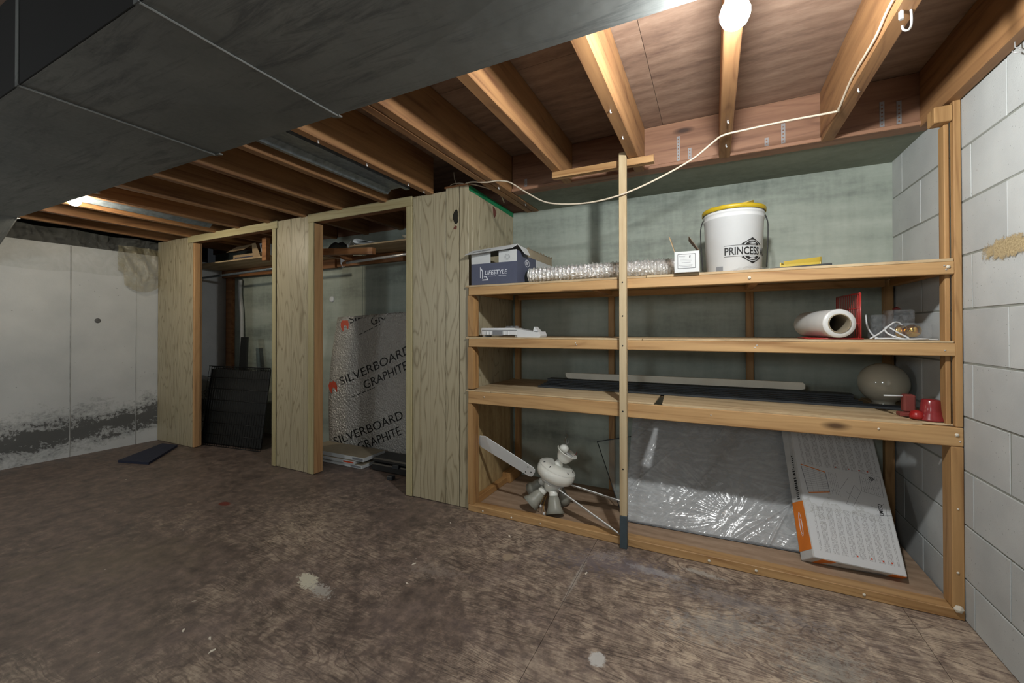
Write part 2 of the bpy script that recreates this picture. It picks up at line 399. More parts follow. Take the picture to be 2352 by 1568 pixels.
def film(name, tint, alpha, rough, sc_=14, bs=.6, metal=0, aniso=(1,1,1)):
    m, nt, b = mat(name); v = coords(nt, aniso); n = noise(nt, v, sc_, 5, .6, 2.0)
    b.inputs['Base Color'].default_value = tuple(tint)+(1,); b.inputs['Roughness'].default_value = rough; b.inputs['Alpha'].default_value = alpha
    b.inputs['Metallic'].default_value = metal; b.inputs['Specular IOR Level'].default_value = .9
    nt.links.new(ramp(nt, n, [(.35, (alpha*.6,)*3), (.7, (min(1, alpha*1.5),)*3)]), b.inputs['Alpha'])
    bump(nt, b, n, bs, .03); return m
poly_film = film('poly_vapour_sheet', S(190,192,186), .13, .08, 9, 1.0)
poly_dark = film('dark_side_of_sheet', S(60,62,66), .5, .14, 8, 1.0)
shrink = film('shrink_film', S(214,216,218), .42, .14, 5, .1, aniso=(1, 2.5, 2.5))
blister = film('clear_blister', S(205,210,216), .13, .06, 30, .8)
glass_m, _nt, _b = mat('thin_glass'); _b.inputs['Base Color'].default_value = (.75,.85,.8,1); _b.inputs['Roughness'].default_value = .03; _b.inputs['Alpha'].default_value = .12

def foil_mat(name, base, sc_, st, rough):
    m, nt, b = mat(name); v = coords(nt, (1, 1, 1), False)
    n = noise(nt, v, sc_, 4, .6); b.inputs['Metallic'].default_value = .92; b.inputs['Roughness'].default_value = rough
    b.inputs['Base Color'].default_value = tuple(base)+(1,); bump(nt, b, n, st, .03); return m
foil_m = foil_mat('crinkled_foil', S(246,246,244), 60, .5, .15)
foil_m.node_tree.nodes['Principled BSDF'].inputs['Metallic'].default_value = .78
sheet_m = foil_mat('foil_facing', S(240,238,232), 60, .9, .2)
sheet_m.node_tree.nodes['Principled BSDF'].inputs['Metallic'].default_value = .68

def bulb_mat(name, col, s):
    m, nt, b = mat(name); b.inputs['Emission Color'].default_value = tuple(col)+(1,); b.inputs['Emission Strength'].default_value = s; return m
bulb_m = bulb_mat('lit_bulb', (.97, .99, .98), 1220)
far_bulb_m = bulb_mat('lit_far_bulb', (1, .88, .68), 430)

def carton_face_mat():
    """white carton print: rows of small grey text along the length, flat print"""
    m, nt, b = mat('printed_carton_face'); L = nt.links
    tc = N(nt, 'TexCoord'); sp = N(nt, 'SeparateXYZ'); L.new(tc.outputs['UV'], sp.inputs[0]); u, v = sp.outputs[0], sp.outputs[1]   # u across .364 m, v along
    cx = N(nt, 'CombineXYZ'); L.new(math_(nt, 'MULTIPLY', math_(nt, 'FLOOR', math_(nt, 'MULTIPLY', u, 70)), 3.7), cx.inputs[0]); L.new(math_(nt, 'MULTIPLY', v, 150), cx.inputs[1])
    wn = N(nt, 'TexNoise', Scale=1.0, Detail=1); L.new(cx.outputs[0], wn.inputs['Vector'])
    row = math_(nt, 'GREATER_THAN', math_(nt, 'FRACT', math_(nt, 'MULTIPLY', u, 70)), .5)
    colg = math_(nt, 'GREATER_THAN', math_(nt, 'FRACT', math_(nt, 'MULTIPLY', u, 10)), .3)
    tx = math_(nt, 'MULTIPLY', math_(nt, 'MULTIPLY', row, colg), math_(nt, 'GREATER_THAN', wn.outputs['Fac'], .44))
    # two text fields: lower part and top part of the sheet; diagrams between
    jag = math_(nt, 'MULTIPLY', N(nt, 'TexNoise').outputs['Fac'], 0)
    low = math_(nt, 'MULTIPLY', math_(nt, 'LESS_THAN', v, .315), math_(nt, 'GREATER_THAN', v, .04)); hi = math_(nt, 'GREATER_THAN', v, .585)
    fld = math_(nt, 'MULTIPLY', math_(nt, 'ADD', low, hi), math_(nt, 'LESS_THAN', math_(nt, 'ABSOLUTE', math_(nt, 'SUBTRACT', u, .52)), .44))
    vv = coords(nt, (1, 1, 1), False); nz = noise(nt, vv, 9, 5, .6)
    st = ramp(nt, math_(nt, 'ADD', nz, math_(nt, 'MULTIPLY', math_(nt, 'ABSOLUTE', math_(nt, 'SUBTRACT', v, .31)), -1.6)), [(.44, (0,0,0)), (.455, (1,1,1)), (.47, (.25,.25,.25)), (.6, (.15,.15,.15))])
    col = mixc(nt, math_(nt, 'MULTIPLY', math_(nt, 'MULTIPLY', tx, fld), .5), S(206,207,208), S(90,88,88))
    col = mixc(nt, math_(nt, 'MULTIPLY', st, .35), col, S(120,116,96))
    L.new(col, b.inputs['Base Color']); b.inputs['Roughness'].default_value = .6; return m
carton_m = carton_face_mat()
# ================================================================== SETTING
XL, XR, YB, ZC, ZJ, YF = -5.05, .853, 2.83, 2.215, 1.978, 2.176
FRONT = -3.0
fl = struct(box('floor', plain('slab', S(90,84,76), .9), None, XL-.3, XR+.2, FRONT-.2, YB+.1, -.12, -.014))
seamsx = [XL-.25] + [-.55-1.22*k for k in (3, 2, 1, 0)] + [-.55+1.22, 1.0]
seamsx = sorted(set([x for x in seamsx if XL-.3 < x < 1.01]))
for i in range(len(seamsx)-1):
    ys = [FRONT-.1] + sorted([-.85+(i % 2)*1.22 + 2.44*k for k in (-1, 0, 1) if FRONT < -.85+(i % 2)*1.22+2.44*k < 2.7]) + [YB]
    for j in range(len(ys)-1):
        o = MB().box(seamsx[i]+.0008, seamsx[i+1]-.0008, ys[j]+.0008, ys[j+1]-.0008, -.014, 0, b=.0008).build('plywood_sheet', floor_m, fl)
# back wall (poured concrete) with form seams
wb = struct(box('wall_back', back_m, None, XL-.2, XR+.2, YB, YB+.2, -.1, 1.99))
for x in (-4.14, -2.92, -1.70):
    box('form_seam', back_m, wb, x-.006, x+.006, YB-.004, YB+.001, 0, 1.98, b=.002)
# left wall
wl = struct(MB().hexa([(-5.20, FRONT, -.1), (-5.20, FRONT, 1.845), (-5.4, FRONT, 1.845), (-5.4, FRONT, -.1), (-5.0, YB+.05, -.1), (-5.0, YB+.05, 1.845), (-5.3, YB+.05, 1.845), (-5.3, YB+.05, -.1)]).build('wall_left', left_m))
def xw(y): return -5.20+(y-FRONT)*.2/(YB+.05-FRONT)+.0
for y, wd in ((1.555, .004), (2.005, .002), (.7, .003), (-.2, .003)):
    MB().box(xw(y)-.01, xw(y)+.0035, y-wd, y+wd, 0, 1.84, b=.003).build('form_seam', plain('seam_grey%d' % int(y*100), S(150,151,150), .8, nz=.35, nscale=9), wl)
MB().lathe([(0, 0), (.02, .002), (.022, .0)], 12, frame((xw(1.73)+.003, 1.73, 1.19), (0, 1, 0), z=(1, 0, 0))).build('tie_hole_patch', plain('dark_patch', S(92,92,92), .9, nz=.3, nscale=60), wl)
# block cavity above left wall
struct(box('wall_left_upper', dark_void, None, -5.6, -5.5, FRONT, YB+.05, 1.5, 2.3))
# right block wall
wr = struct(box('wall_right', mortar_m, None, XR+.003, XR+.2, FRONT, YB, -.1, 2.5))
lvls = [1.786+.2032*k for k in range(2, -10, -1)]
for r, zt in enumerate(lvls[:-1]):
    zb = zt-.2032
    if zb < -.06: zb = -.0
    if zt < .02: continue
    ph = 2.0925 if r % 2 == 0 else 1.886     # joint position of this course
    # courses: joint at 2.09 in the course just below 1.583, at 1.886 in the next ...
    js = sorted([ph+.408*k for k in range(-13, 3)])
    js = [y for y in js if FRONT < y < YB-.03] ; js = [FRONT]+js+[YB]
    for y0, y1 in zip(js[:-1], js[1:]):
        d = random.uniform(-.0015, .0015)
        MB().box(XR+d, XR+.02, y0+.0035, y1-.0035, max(zb, 0)+.0035, zt-.0035, b=.0016).build('block', block_m, wr)
_m, _n, _b2 = mat('tan_glue_stain'); _v = coords(_n, (1, 1, 1), False); _n.links.new(ramp(_n, noise(_n, _v, 160, 3, .7), [(.35, S(150,130,92)), (.6, S(196,176,136))]), _b2.inputs['Base Color'])
_tc = N(_n, 'Mapping', vector_type='TEXTURE'); _tc.inputs['Location'].default_value = (XR, 1.87, 1.365); _tc.inputs['Scale'].default_value = (1, .16, .036); _t0 = N(_n, 'TexCoord'); _n.links.new(_t0.outputs['Object'], _tc.inputs[0])
_ln = N(_n, 'VectorMath', operation='LENGTH'); _n.links.new(_tc.outputs[0], _ln.inputs[0])
_n.links.new(ramp(_n, math_(_n, 'ADD', _ln.outputs['Value'], math_(_n, 'MULTIPLY', math_(_n, 'SUBTRACT', noise(_n, _v, 40, 5, .8), .5), 2.4)), [(.75, (.85,.85,.85)), (1.05, (0,0,0))]), _b2.inputs['Alpha']); _b2.inputs['Roughness'].default_value = .9
MB().add([(XR-.003, 1.66, 1.31), (XR-.003, 2.04, 1.31), (XR-.003, 2.04, 1.42), (XR-.003, 1.66, 1.42)], [(0, 1, 2, 3)]).build('glue_stain', _m, wr)
# front wall behind the camera
struct(box('wall_front', wall_plain, None, XL-.3, XR+.2, FRONT-.2, FRONT, -.1, 2.4))
# ceiling: plywood subfloor with joists
ce = struct(box('ceiling', plain('ceiling_dark', S(90,70,60), .9), None, XL-.4, XR+.2, FRONT-.1, YB+.1, ZC+.016, ZC+.06))
for i, (a, b_) in enumerate(((-5.4, -3.9), (-3.9, -2.68), (-2.68, -1.46), (-1.46, -.24), (-.24, XR+.1))):
    for y0, y1 in ((FRONT, -.62), (-.62, 1.0+(.6 if i % 2 else 0)), (1.0+(.6 if i % 2 else 0), YB+.05)):
        MB().box(a+.001, b_-.001, y0+.001, y1-.001, ZC, ZC+.016).build('subfloor_sheet', subfloor_m, ce)
JX = [(.457, .507, 2.37), (.032, .082, 2.37), (-.388, -.335, 2.37), (-.80, -.75, 2.37), (-1.20, -1.155, 2.83), (-1.25, -1.205, 2.83), (-1.668, -1.618, 2.172), (-2.06, -2.01, 2.83), (-2.475, -2.43, 2.83),
      (-2.88, -2.835, 2.83), (-3.29, -3.245, 2.83), (-3.70, -3.655, 2.83), (-4.06, -4.015, 2.83), (-4.46, -4.415, 2.83), (-4.87, -4.825, 2.83)]
for a, b_, ye in JX:
    MB().box(a, b_, FRONT, -.3, ZJ, ZC-.001, b=.003).build('joist', joist_m, ce); MB().box(a, b_, .506, ye, ZJ, ZC-.001, b=.003).build('joist', joist_m, ce)
MB().box(.807, .850, FRONT, 2.37, ZJ-.005, ZC-.001, b=.003).build('joist', joist_m, ce)
MB().box(-1.15, .852, 2.372, 2.41, ZJ+.022, ZC-.001, b=.002).build('rim_joist', joist_x, ce)
MB().box(-1.15, .852, 2.355, 2.44, ZJ+.001, ZJ+.02, b=.003).build('rim_plate', joist_x, ce)
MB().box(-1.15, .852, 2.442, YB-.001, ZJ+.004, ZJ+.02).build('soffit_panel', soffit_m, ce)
MB().box(-5.0, -1.15, YB-.045, YB-.002, ZJ-.0, ZJ-.04+.0, b=.002).build('sill_plate', joist_x, ce) if False else None
MB().box(-5.3, -1.16, YB+.002, YB+.04, ZJ+.013, ZC-.001, b=.002).build('rim_joist', joist_x, ce)
# sheet-metal return pans nailed between joists
for nm, x0, x1, zz in (('joist_pan', -1.93, -1.72, ZJ+.012), ('joist_pan', -3.93, -3.72, ZJ+.012)):
    mb = MB(); P = [(x0, zz+.05), (x0, zz), (x0+.03, zz-.004), (x0+.06, zz+.022), (x1-.05, zz+.022), (x1-.03, zz), (x1, zz), (x1, zz+.05)]
    vs = [(x, y, z) for y in (.51, 2.06) for x, z in P]; n = len(P)
    mb.add(vs, [(i, i+1, i+1+n, i+n) for i in range(n-1)]); mb.build(nm, galv, ce, solid=.002)
for x, y in ((-1.64, 1.32), (-1.64, 1.62), (-1.64, 1.95), (-1.64, 2.1), (-1.18, 2.24), (-1.17, 2.62), (-.365, 1.9), (.06, 2.2), (.48, 1.9), (.06, 1.95), (-.365, 1.65)):
    MB().tube([(x, y, ZJ+.004), (x, y, ZJ-.008), (x+.004, y+.002, ZJ-.013)], .0035, 6).build('bent_nail', steel, ce)
# ================================================================== CLOSET (panelled partition)
wc = struct(box('wall_closet', groove_m, None, -1.836, -1.372, YF+.005, YF+.012, .003, 1.975))
for a, b_ in ((-5.03, -4.40), (-3.20, -2.74)):
    box('backing', groove_m, wc, a, b_, YF+.005, YF+.012, .003, 1.93)
def plank(x0, x1, z0, z1): MB().box(x0+.0022, x1-.0022, YF-.001, YF+.0055, z0, z1, b=.0012).build('plank', panel_m, wc)
for xs, zt in (([-5.02, -4.83, -4.71, -4.62, -4.485, -4.392], 1.985), ([-3.182, -3.007, -2.854, -2.793], 1.985), ([-1.79, -1.726, -1.526], 1.985)):
    for a, b_ in zip(xs[:-1], xs[1:]): plank(a, b_, .004, zt)
plank(-1.424, -1.355, .004, 2.0)
# plank with a ragged hole
hole = [(-1.475, 1.80), (-1.478, 1.822), (-1.468, 1.845), (-1.455, 1.858), (-1.440, 1.856), (-1.434, 1.84), (-1.434, 1.775), (-1.448, 1.764), (-1.462, 1.772), (-1.47, 1.79)]
Mx_f = frame((0, YF-.001, 0), (1, 0, 0), z=(0, -1, 0))
MB().prism([(-1.5238, .004), (-1.4262, .004), (-1.4262, 2.0), (-1.5238, 2.0)], -.0065, 0, frame((0, YF-.001, 0), (1, 0, 0), z=(0, -1, 0)), holes=[hole]).build('plank', panel_m, wc)
wc_b = None
# torn spot under the hole
MB().prism([(-1.462, 1.748), (-1.452, 1.757), (-1.441, 1.75), (-1.444, 1.735), (-1.458, 1.732), (-1.468, 1.74)], 0, .0008, Mx_f).build('torn_patch', redtear, wc)
MB().box(-1.535, -1.36, YF-.003, YF+.03, 2.0, 2.012, b=.001).build('top_strip', oldwood, wc)
# headers and casings
def trim(x0, x1, z0, z1, m, y0=YF-.012, y1=YF-.001): MB().box(x0, x1, y0, y1, z0, z1, b=.0025).build('casing', m, wc)
trim(-4.46, -3.165, 1.925, 1.988, casing_h); trim(-3.225, -3.182, .004, 1.925, casing_m)
trim(-2.86+.06, -1.79, 1.925, 1.99, casing_h); trim(-2.793, -2.737, .004, 1.925, casing_m); trim(-1.838, -1.79, .004, 1.925, casing_m)
# bottoms and framing inside
def stud(x0, x1, y0, y1, z0, z1, m=jamb_m): MB().box(x0, x1, y0, y1, z0, z1, b=.003).build('stud', m, wc)
stud(-4.428, -4.392, YF+.013, YF+.078, .004, 1.93); stud(-4.392, -4.37, YF+.0, YF+.05, .004, 1.922)
stud(-3.20, -3.165, YF+.013, YF+.078, .004, 1.93)
stud(-2.775, -2.737, YF+.002, YF+.078, .004, 1.922); stud(-1.836, -1.80, YF+.013, YF+.078, .004, 1.93)
stud(-4.42, -1.39, YF+.013, YF+.078, 1.935, 1.973, oldwood)
stud(-5.02, -4.985, YF+.013, YF+.078, .004, 1.93)
# closet side wall facing the shelves
ws = struct(box('wall_closet_side', groove_m, None, -1.378, -1.371, YF+.013, YB, .003, 1.965))
ys = [YF+.0065, 2.235, 2.321, 2.438, 2.515, 2.596, 2.70, 2.828]
for a, b_ in zip(ys[:-1], ys[1:]):
    MB().box(-1.3705, -1.364, a+.002, b_-.002, .004, 1.972, b=.0012).build('plank', panel_m, ws)
MB().hexa([(-1.3635, 2.19, 1.972), (-1.361, 2.19, 1.972), (-1.361, 2.19, 2.004), (-1.3635, 2.19, 2.004), (-1.3635, 2.825, 1.955), (-1.361, 2.825, 1.955), (-1.361, 2.825, 1.99), (-1.3635, 2.825, 1.99)]).build('green_edge_strip', green_m, ws)
MB().prism([(2.50, 1.955), (2.535, 1.945), (2.555, 1.92), (2.53, 1.88), (2.51, 1.90)], 0, .001, frame((-1.3635, 0, 0), (0, 1, 0), z=(1, 0, 0))).build('torn_patch', redtear, ws)
for y0, y1 in ((2.19, 2.255), (2.45, 2.49), (2.75, 2.79)):
    MB().box(-1.415, -1.379, y0, y1, .004, 1.965, b=.002).build('stud', oldwood, ws)
MB().box(-1.415, -1.362, 2.19, 2.828, 1.975-.0, 2.0, b=.002).build('top_plate', oldwood, ws) if False else None
# ================================================================== DUCT
du = thing('air_duct', (-1.9, .8, 1.9), 'large dark grey sheet-metal air duct running under the joists', 'duct')
YA, YD, ZD = .503, 1.09, 1.898
segs = [-4.42, -3.20, -2.03, -1.25, .10, .845]
segs = [-4.42, -2.03, -1.255, .845]
for a, b_ in zip(segs[:-1], segs[1:]):
    cx, cy = (a+b_)/2, (YA+YD)/2; zt = ZJ-.002
    mb = MB(); a2, b2 = a+.001, b_-.001
    vs = [(a2, YA, ZD), (b2, YA, ZD), (b2, YD, ZD), (a2, YD, ZD), (cx, cy, ZD-.007), (a2, YA, zt), (b2, YA, zt), (b2, YD, zt), (a2, YD, zt)]
    mb.add(vs, [(0,1,4),(1,2,4),(2,3,4),(3,0,4),(1,6,7,2),(2,7,8,3),(3,8,5,0),(5,8,7,6)])
    mb.open_ok = True; mb.build('duct_section', duct_m, du)
    MB().box(a2, b2, YA-.004, YA-.001, ZD, ZC-.002).build('shaded_side_face', duct_shade_black, du)  # unlit near side of the duct, its shade put into the colour
for x in segs[1:-1]:
    mb = MB(); mb.box(x-.011, x+.011, YA-.004, YD+.004, ZD-.004, ZD-.0005, b=.001); mb.build('seam_cleat', duct_m, du)
    MB().box(x+.009, x+.013, YA-.004, YD+.006, ZD-.0085, ZD-.004, b=.001).build('cleat_lip', cleat_m, du)
    MB().box(x-.011, x+.013, YA-.007, YA-.0045, ZD-.004, ZC-.003).build('seam_cleat', duct_m, du)
for x in (-4.42, -3.2, -2.0, -1.25):
    MB().hexa([(x-.02, YD-.006, ZD-.006), (x+.012, YD-.004, ZD-.009), (x+.012, YD+.012, ZD-.006), (x-.02, YD+.01, ZD-.003), (x-.02, YD-.006, ZD-.001), (x+.012, YD-.004, ZD-.001), (x+.012, YD+.012, ZD-.001), (x-.02, YD+.01, ZD)]).build('cleat_tab', cleat_m, du)
MB().hexa([(-4.42, YA, ZD), (-4.42, YD, ZD), (-4.42, YD, ZJ-.002), (-4.42, YA, ZJ-.002), (-5.03, YA, 1.63), (-5.03, YD, 1.63), (-5.03, YD, ZJ-.002), (-5.03, YA, ZJ-.002)]).build('sloped_boot', duct_m, du)
MB().tube([(-4.425, YD+.002, ZD), (-5.02, YD+.002, 1.634)], .004, 6).build('boot_edge', cleat_m, du)
# ================================================================== LAMPS
def bulb(nm, loc, label, bm_, up=.085):
    t = thing(nm, (loc[0], loc[1], loc[2]), label, 'light bulb')
    x, y, z = loc
    MB().lathe([(0, -.036), (.015, -.034), (.027, -.024), (.0335, -.009), (.034, .004), (.029, .019), (.020, .034), (.015, .046)], 24, Mx.Translation((x, y, z))).build('glass_bulb', bm_, t).visible_shadow = True
    MB().lathe([(.016, .046), (.02, .048), (.024, up-.014), (.045, up-.008), (.046, up)], 24, Mx.Translation((x, y, z))).build('lamp_holder', white_p, t)
    return t
bulb('light_bulb', LAMP1, 'bright bare bulb glowing under the joists at the top right, beside the duct edge', bulb_m, .102)
bulb('light_bulb', LAMP2, 'small lit bulb peeking past the duct edge at the far left', far_bulb_m, .10)
# ================================================================== SHELVING UNIT
su = thing('shelving_unit', (-.25, 2.2, 0), 'rough pine lumber storage shelving built into the corner beside the block wall', 'shelves')
def lum(nm, m, *a, b=.003, lab=None):
    o = MB().box(*a, b=b).build(nm, m, su)
    if lab: o['label'] = lab
    return o
Y0, Y1 = 2.150, 2.176
lum('sill_plate', pine, -1.345, .851, 2.150, 2.215, .001, .040)
lum('rail', pine, -1.345, .851, Y0, Y1, .655, .727); lum('rail', pine, -1.342, .832, Y0, Y1, .998, 1.047); lum('rail', pine, -1.342, .83, Y0, Y1, 1.312, 1.360)
# right posts
lum('post', pine_v, .815, .851, Y0, 2.222, .041, .654); lum('post', pine_v, .812, .828, 2.178, 2.225, .73, 1.899)
lum('post', pine_v, .829, .851, 2.150, 2.177, .729, 1.978, lab='tall outer corner post reaching the joist'); lum('block', pine_v, .775, .828, 2.15, 2.21, 1.90, 1.962)
# left posts (short lengths between shelves)
for z0, z1 in ((.041, .654), (.742, .997), (1.062, 1.311)):
    MB().prism([(-1.352, z0), (-1.312, z0), (-1.312, z1-.03), (-1.325, z1), (-1.352, z1)], -2.222, -2.156, frame((0, 0, 0), (1, 0, 0), z=(0, -1, 0))).build('post', pine_v, su)
# back posts and ledgers
for x in (-1.335, -.635, .175, .805):
    lum('back_post', pine_v, x, x+.04, 2.79, 2.828, .02, 1.3595)
for z in (.7215, 1.047, 1.360): lum('ledger', pine, -1.29, .80, 2.752, 2.79, z-.038, z)
for z in (.7215, 1.047, 1.360):
    lum('side_cleat', pine_y, .815, .85, 2.226, 2.75, z-.038, z); lum('side_cleat', pine_y, -1.36, -1.325, 2.226, 2.75, z-.038, z)
    for x in (-.64, .17): lum('cross_bearer', pine_y, x, x+.038, 2.178, 2.75, z-.03, z)
# decks
def deck(x0, x1, z, y0=2.152, y1=2.828, t=.012): lum('deck_board', deck_m, x0, x1, y0, y1, z, z+t, b=.0015)
deck(-1.36, -.3, 1.3605); deck(-.298, .827, 1.3605)
deck(-1.36, -.32, 1.0475, t=.009); deck(-.318, .827, 1.0475, t=.009)
deck(-1.36, -1.19, .7275, t=.007); deck(-1.188, -.265, .7275, t=.009); deck(.715, .850, .7275, 2.178, t=.007)
MB().prism([(-.225, 2.154), (.735, 2.154), (.66, 2.45), (-.245, 2.45)], .7275, .7375, Mx.Identity(4)).build('deck_board', deck_m, su)
MB().box(-.28, .80, 2.452, 2.828, .722, .7275).build('deck_board', deck_m, su)
lum('base_panel', base_ply, -1.32, .845, 2.216, 2.825, .001, .018, b=.001)
lum('side_panel', ply_v, -1.362, -1.354, 2.224, 2.75, .04, .65, b=.001)
lum('skirting', pine_y, -1.353, -1.315, 2.224, 2.62, .019, .062); lum('skirting', pine_y, -1.353, -1.29, 2.62, 2.78, .019, .09)
# plaster dabs and nails on the lumber
for x, z in ((-1.24, .02), (-1.05, .018), (-.87, .02), (-.02, .02), (.17, .022), (.55, .02), (.83, .045), (.83, .18), (.832, .42), (.60, .70), (.83, .70), (.81, 1.34), (.15, 1.335), (-1.23, .70)):
    r = random.uniform(.003, .006) if (x, z) != (.83, .045) else .013
    vs = []; mb = MB()
    mb.lathe([(0, 0), (r*1.0, .0), (r*1.2, r*.5), (r*.7, r), (0, r*1.3)], 6, frame((x, Y0-.001, z), (1, 0, random.uniform(-1, 1)), z=(0, -1, 0)), smooth=False); mb.build('plaster_dab', chip_m, su)
for x, z in ((.80, 1.345), (.805, 1.33), (.80, 1.02), (-.66, 1.02), (-.665, 1.03), (.17, 1.02), (.178, 1.03), (.84, .675), (-.01, .70)):
    MB().lathe([(0, 0), (.003, 0), (.003, .0015), (0, .002)], 8, frame((x, Y0-.0005, z), (1, 0, 0), z=(0, -1, 0))).build('nail', steel, su)
# ------------------------------------------------------------------ vertical stick in front
st = thing('wooden_prop', (-.41, 2.13, 0), 'pale wooden stick standing upright in front of the shelves, foot painted dark slate', 'stick')
MB().box(-.4265, -.391, 2.115, 2.149, .165, 1.998, b=.002).build('shaft', pale_v, st)
MB().box(-.427, -.3905, 2.1145, 2.1495, .001, .165, b=.002).build('painted_foot', stickblue, st)
for z in (.40, .69, 1.02, 1.17, 1.34): MB().lathe([(0, 0), (.004, 0), (.004, .001), (0, .0015)], 8, frame((-.409, 2.1145, z), (1, 0, 0), z=(0, -1, 0))).build('nail', ink, st)
cb = MB().hexa([(-.80, 2.155, 1.942), (-.80, 2.19, 1.942), (-.80, 2.19, 1.976), (-.80, 2.155, 1.976), (-.262, 2.155, 1.94), (-.262, 2.19, 1.94), (-.262, 2.19, 1.975), (-.262, 2.155, 1.975)]).build('wooden_batten', pine)
tag(cb, 'short pine batten nailed level under two joists behind the top of the stick', 'batten')
# ------------------------------------------------------------------ perforated straps on the rim
strap_m = plain('dull_strap_steel', S(158,158,160), .35, .3)
def strap(x, z0, z1, label=None):
    mb = MB(M=frame((x, 2.371, 0), (1, 0, 0), z=(0, -1, 0))); holes = []; z = z0+.012
    while z < z1-.008:
        holes.append([(.0042*cos(a*pi/3), z+.0042*sin(a*pi/3)) for a in range(6)]); z += .017
    mb.prism([(-.0085, z0), (.0085, z0), (.0085, z1), (-.0085, z1)], 0, .0012, holes=holes)
    o = mb.build('perforated_strap', strap_m); tag(o, label, 'metal strap', 'perforated steel straps nailed to the rim joist'); return o
strap(-.162, 2.005, 2.135, 'long perforated steel strap on the rim joist left of the middle joist')
strap(-.106, 2.003, 2.062, 'short perforated steel strap just left of the middle joist, crossed by the cable')
strap(.242, 2.003, 2.044, 'shortest perforated steel strap, right of the middle joist')
strap(.311, 2.003, 2.10, 'perforated steel strap right of the shortest one, before the cable joist')
strap(.682, 2.003, 2.115, 'left strap of the pair of perforated straps in the last bay by the block wall')
strap(.740, 2.003, 2.105, 'right strap of the pair of perforated straps in the last bay by the block wall')
strap(-1.055, 2.003, 2.05, 'small perforated strap on the rim at the doubled joist above the closet corner')
# ------------------------------------------------------------------ cable
def smooth(pts, k=4):
    P = [V(p) for p in pts]; out = []
    for i in range(len(P)-1):
        a = P[max(i-1, 0)]; b = P[i]; c = P[i+1]; d = P[min(i+2, len(P)-1)]
        for j in range(k):
            t = j/k; out.append(.5*((2*b)+(-a+c)*t+(2*a-5*b+4*c-d)*t*t+(-a+3*b-3*c+d)*t**3))
    return out+[P[-1]]
cp = [(-1.30, 2.55, 1.985), (-1.26, 2.38, 2.0), (-1.335, 2.22, 2.01), (-1.40, 2.205, 2.018), (-1.30, 2.12, 1.99), (-1.20, 2.12, 1.972), (-1.137, 2.125, 1.972), (-1.09, 2.12, 1.962), (-1.035, 2.12, 1.942), (-.926, 2.12, 1.864), (-.804, 2.12, 1.796), (-.613, 2.12, 1.768), (-.431, 2.10, 1.775), (-.262, 2.10, 1.822), (-.09, 2.09, 1.89), (.0, 2.08, 1.948), (.045, 2.065, 1.968), (.13, 2.06, 1.972), (.28, 2.055, 1.975), (.44, 2.05, 1.973), (.452, 2.03, 1.975), (.452, 1.86, 2.0), (.451, 1.62, 1.992), (.452, 1.5, 2.01), (.452, 1.2, 2.0), (.452, .6, 2.0), (.452, -.5, 2.0)]
tag(MB().tube(smooth(cp, 5), .0042, 8).build('electric_cable', cable_m), 'white electric cable sagging from the closet top across the joists', 'cable')
for nm, p in (('a', (-1.137, 2.125, 1.974)), ('b', (.047, 2.064, 1.974)), ('c', (.455, 2.06, 1.974))): pass
wr_ = thing('cable_stub', (-1.5, 2.2, 2.01), 'cut pale cable ends sticking up over the closet corner', 'cable')
MB().tube(smooth([(-1.52, 2.21, 2.014), (-1.50, 2.20, 2.03), (-1.44, 2.205, 2.032), (-1.38, 2.22, 2.016)]), .0035, 6).build('wire_end', cable_m, wr_)
MB().tube(smooth([(-1.47, 2.23, 2.016), (-1.50, 2.24, 2.07), (-1.515, 2.25, 2.13)]), .0035, 6).build('wire_end', cable_m, wr_)
# ------------------------------------------------------------------ chain link and quick link
ql = thing('quick_link', (.47, 1.5, 1.99), 'open steel quick link hanging from a chain on the joist at the top right', 'chain link')
def pos(x, z): return (.481+(x)*.94, 1.49+(x)*.35, z)
path = [pos(-.012, 1.957), pos(-.010, 1.985), pos(-.002, 1.994), pos(.008, 1.990), pos(.0135, 1.975), pos(.0145, 1.945), pos(.011, 1.929), pos(.002, 1.922), pos(-.007, 1.926), pos(-.0095, 1.936)]
MB().tube(smooth(path, 4), .003, 10).build('hook_body', steel, ql)
MB().lathe([(.0, 0), (.0058, 0), (.0062, .002), (.0062, .020), (.0058, .022), (0, .022)], 6, frame(pos(-.0115, 1.953), (1, 0, 0), z=(0, 0, 1)), smooth=False).build('lock_nut', steel, ql)
for k, z in enumerate((1.999, 2.017, 2.035)):
    c = V(pos(-.001, z)); d = V((.94, .35, 0)) if k % 2 else V((-.35, .94, 0))
    MB().tube([c+d*(.0055*cos(a*pi/6))+V((0, 0, .012*sin(a*pi/6))) for a in range(12)], .0016, 6, closed=True).build('chain_link', steel, ql)
sh = thing('screw_hook', (.83, 1.77, 1.97), 'small steel screw eye under the last joist by the block wall', 'hook')
MB().tube(smooth([(.828, 1.79, 1.974), (.828, 1.788, 1.955), (.832, 1.785, 1.95), (.838, 1.78, 1.941), (.832, 1.777, 1.932), (.822, 1.78, 1.936), (.820, 1.785, 1.944)]), .0018, 8).build('eye', steel, sh)
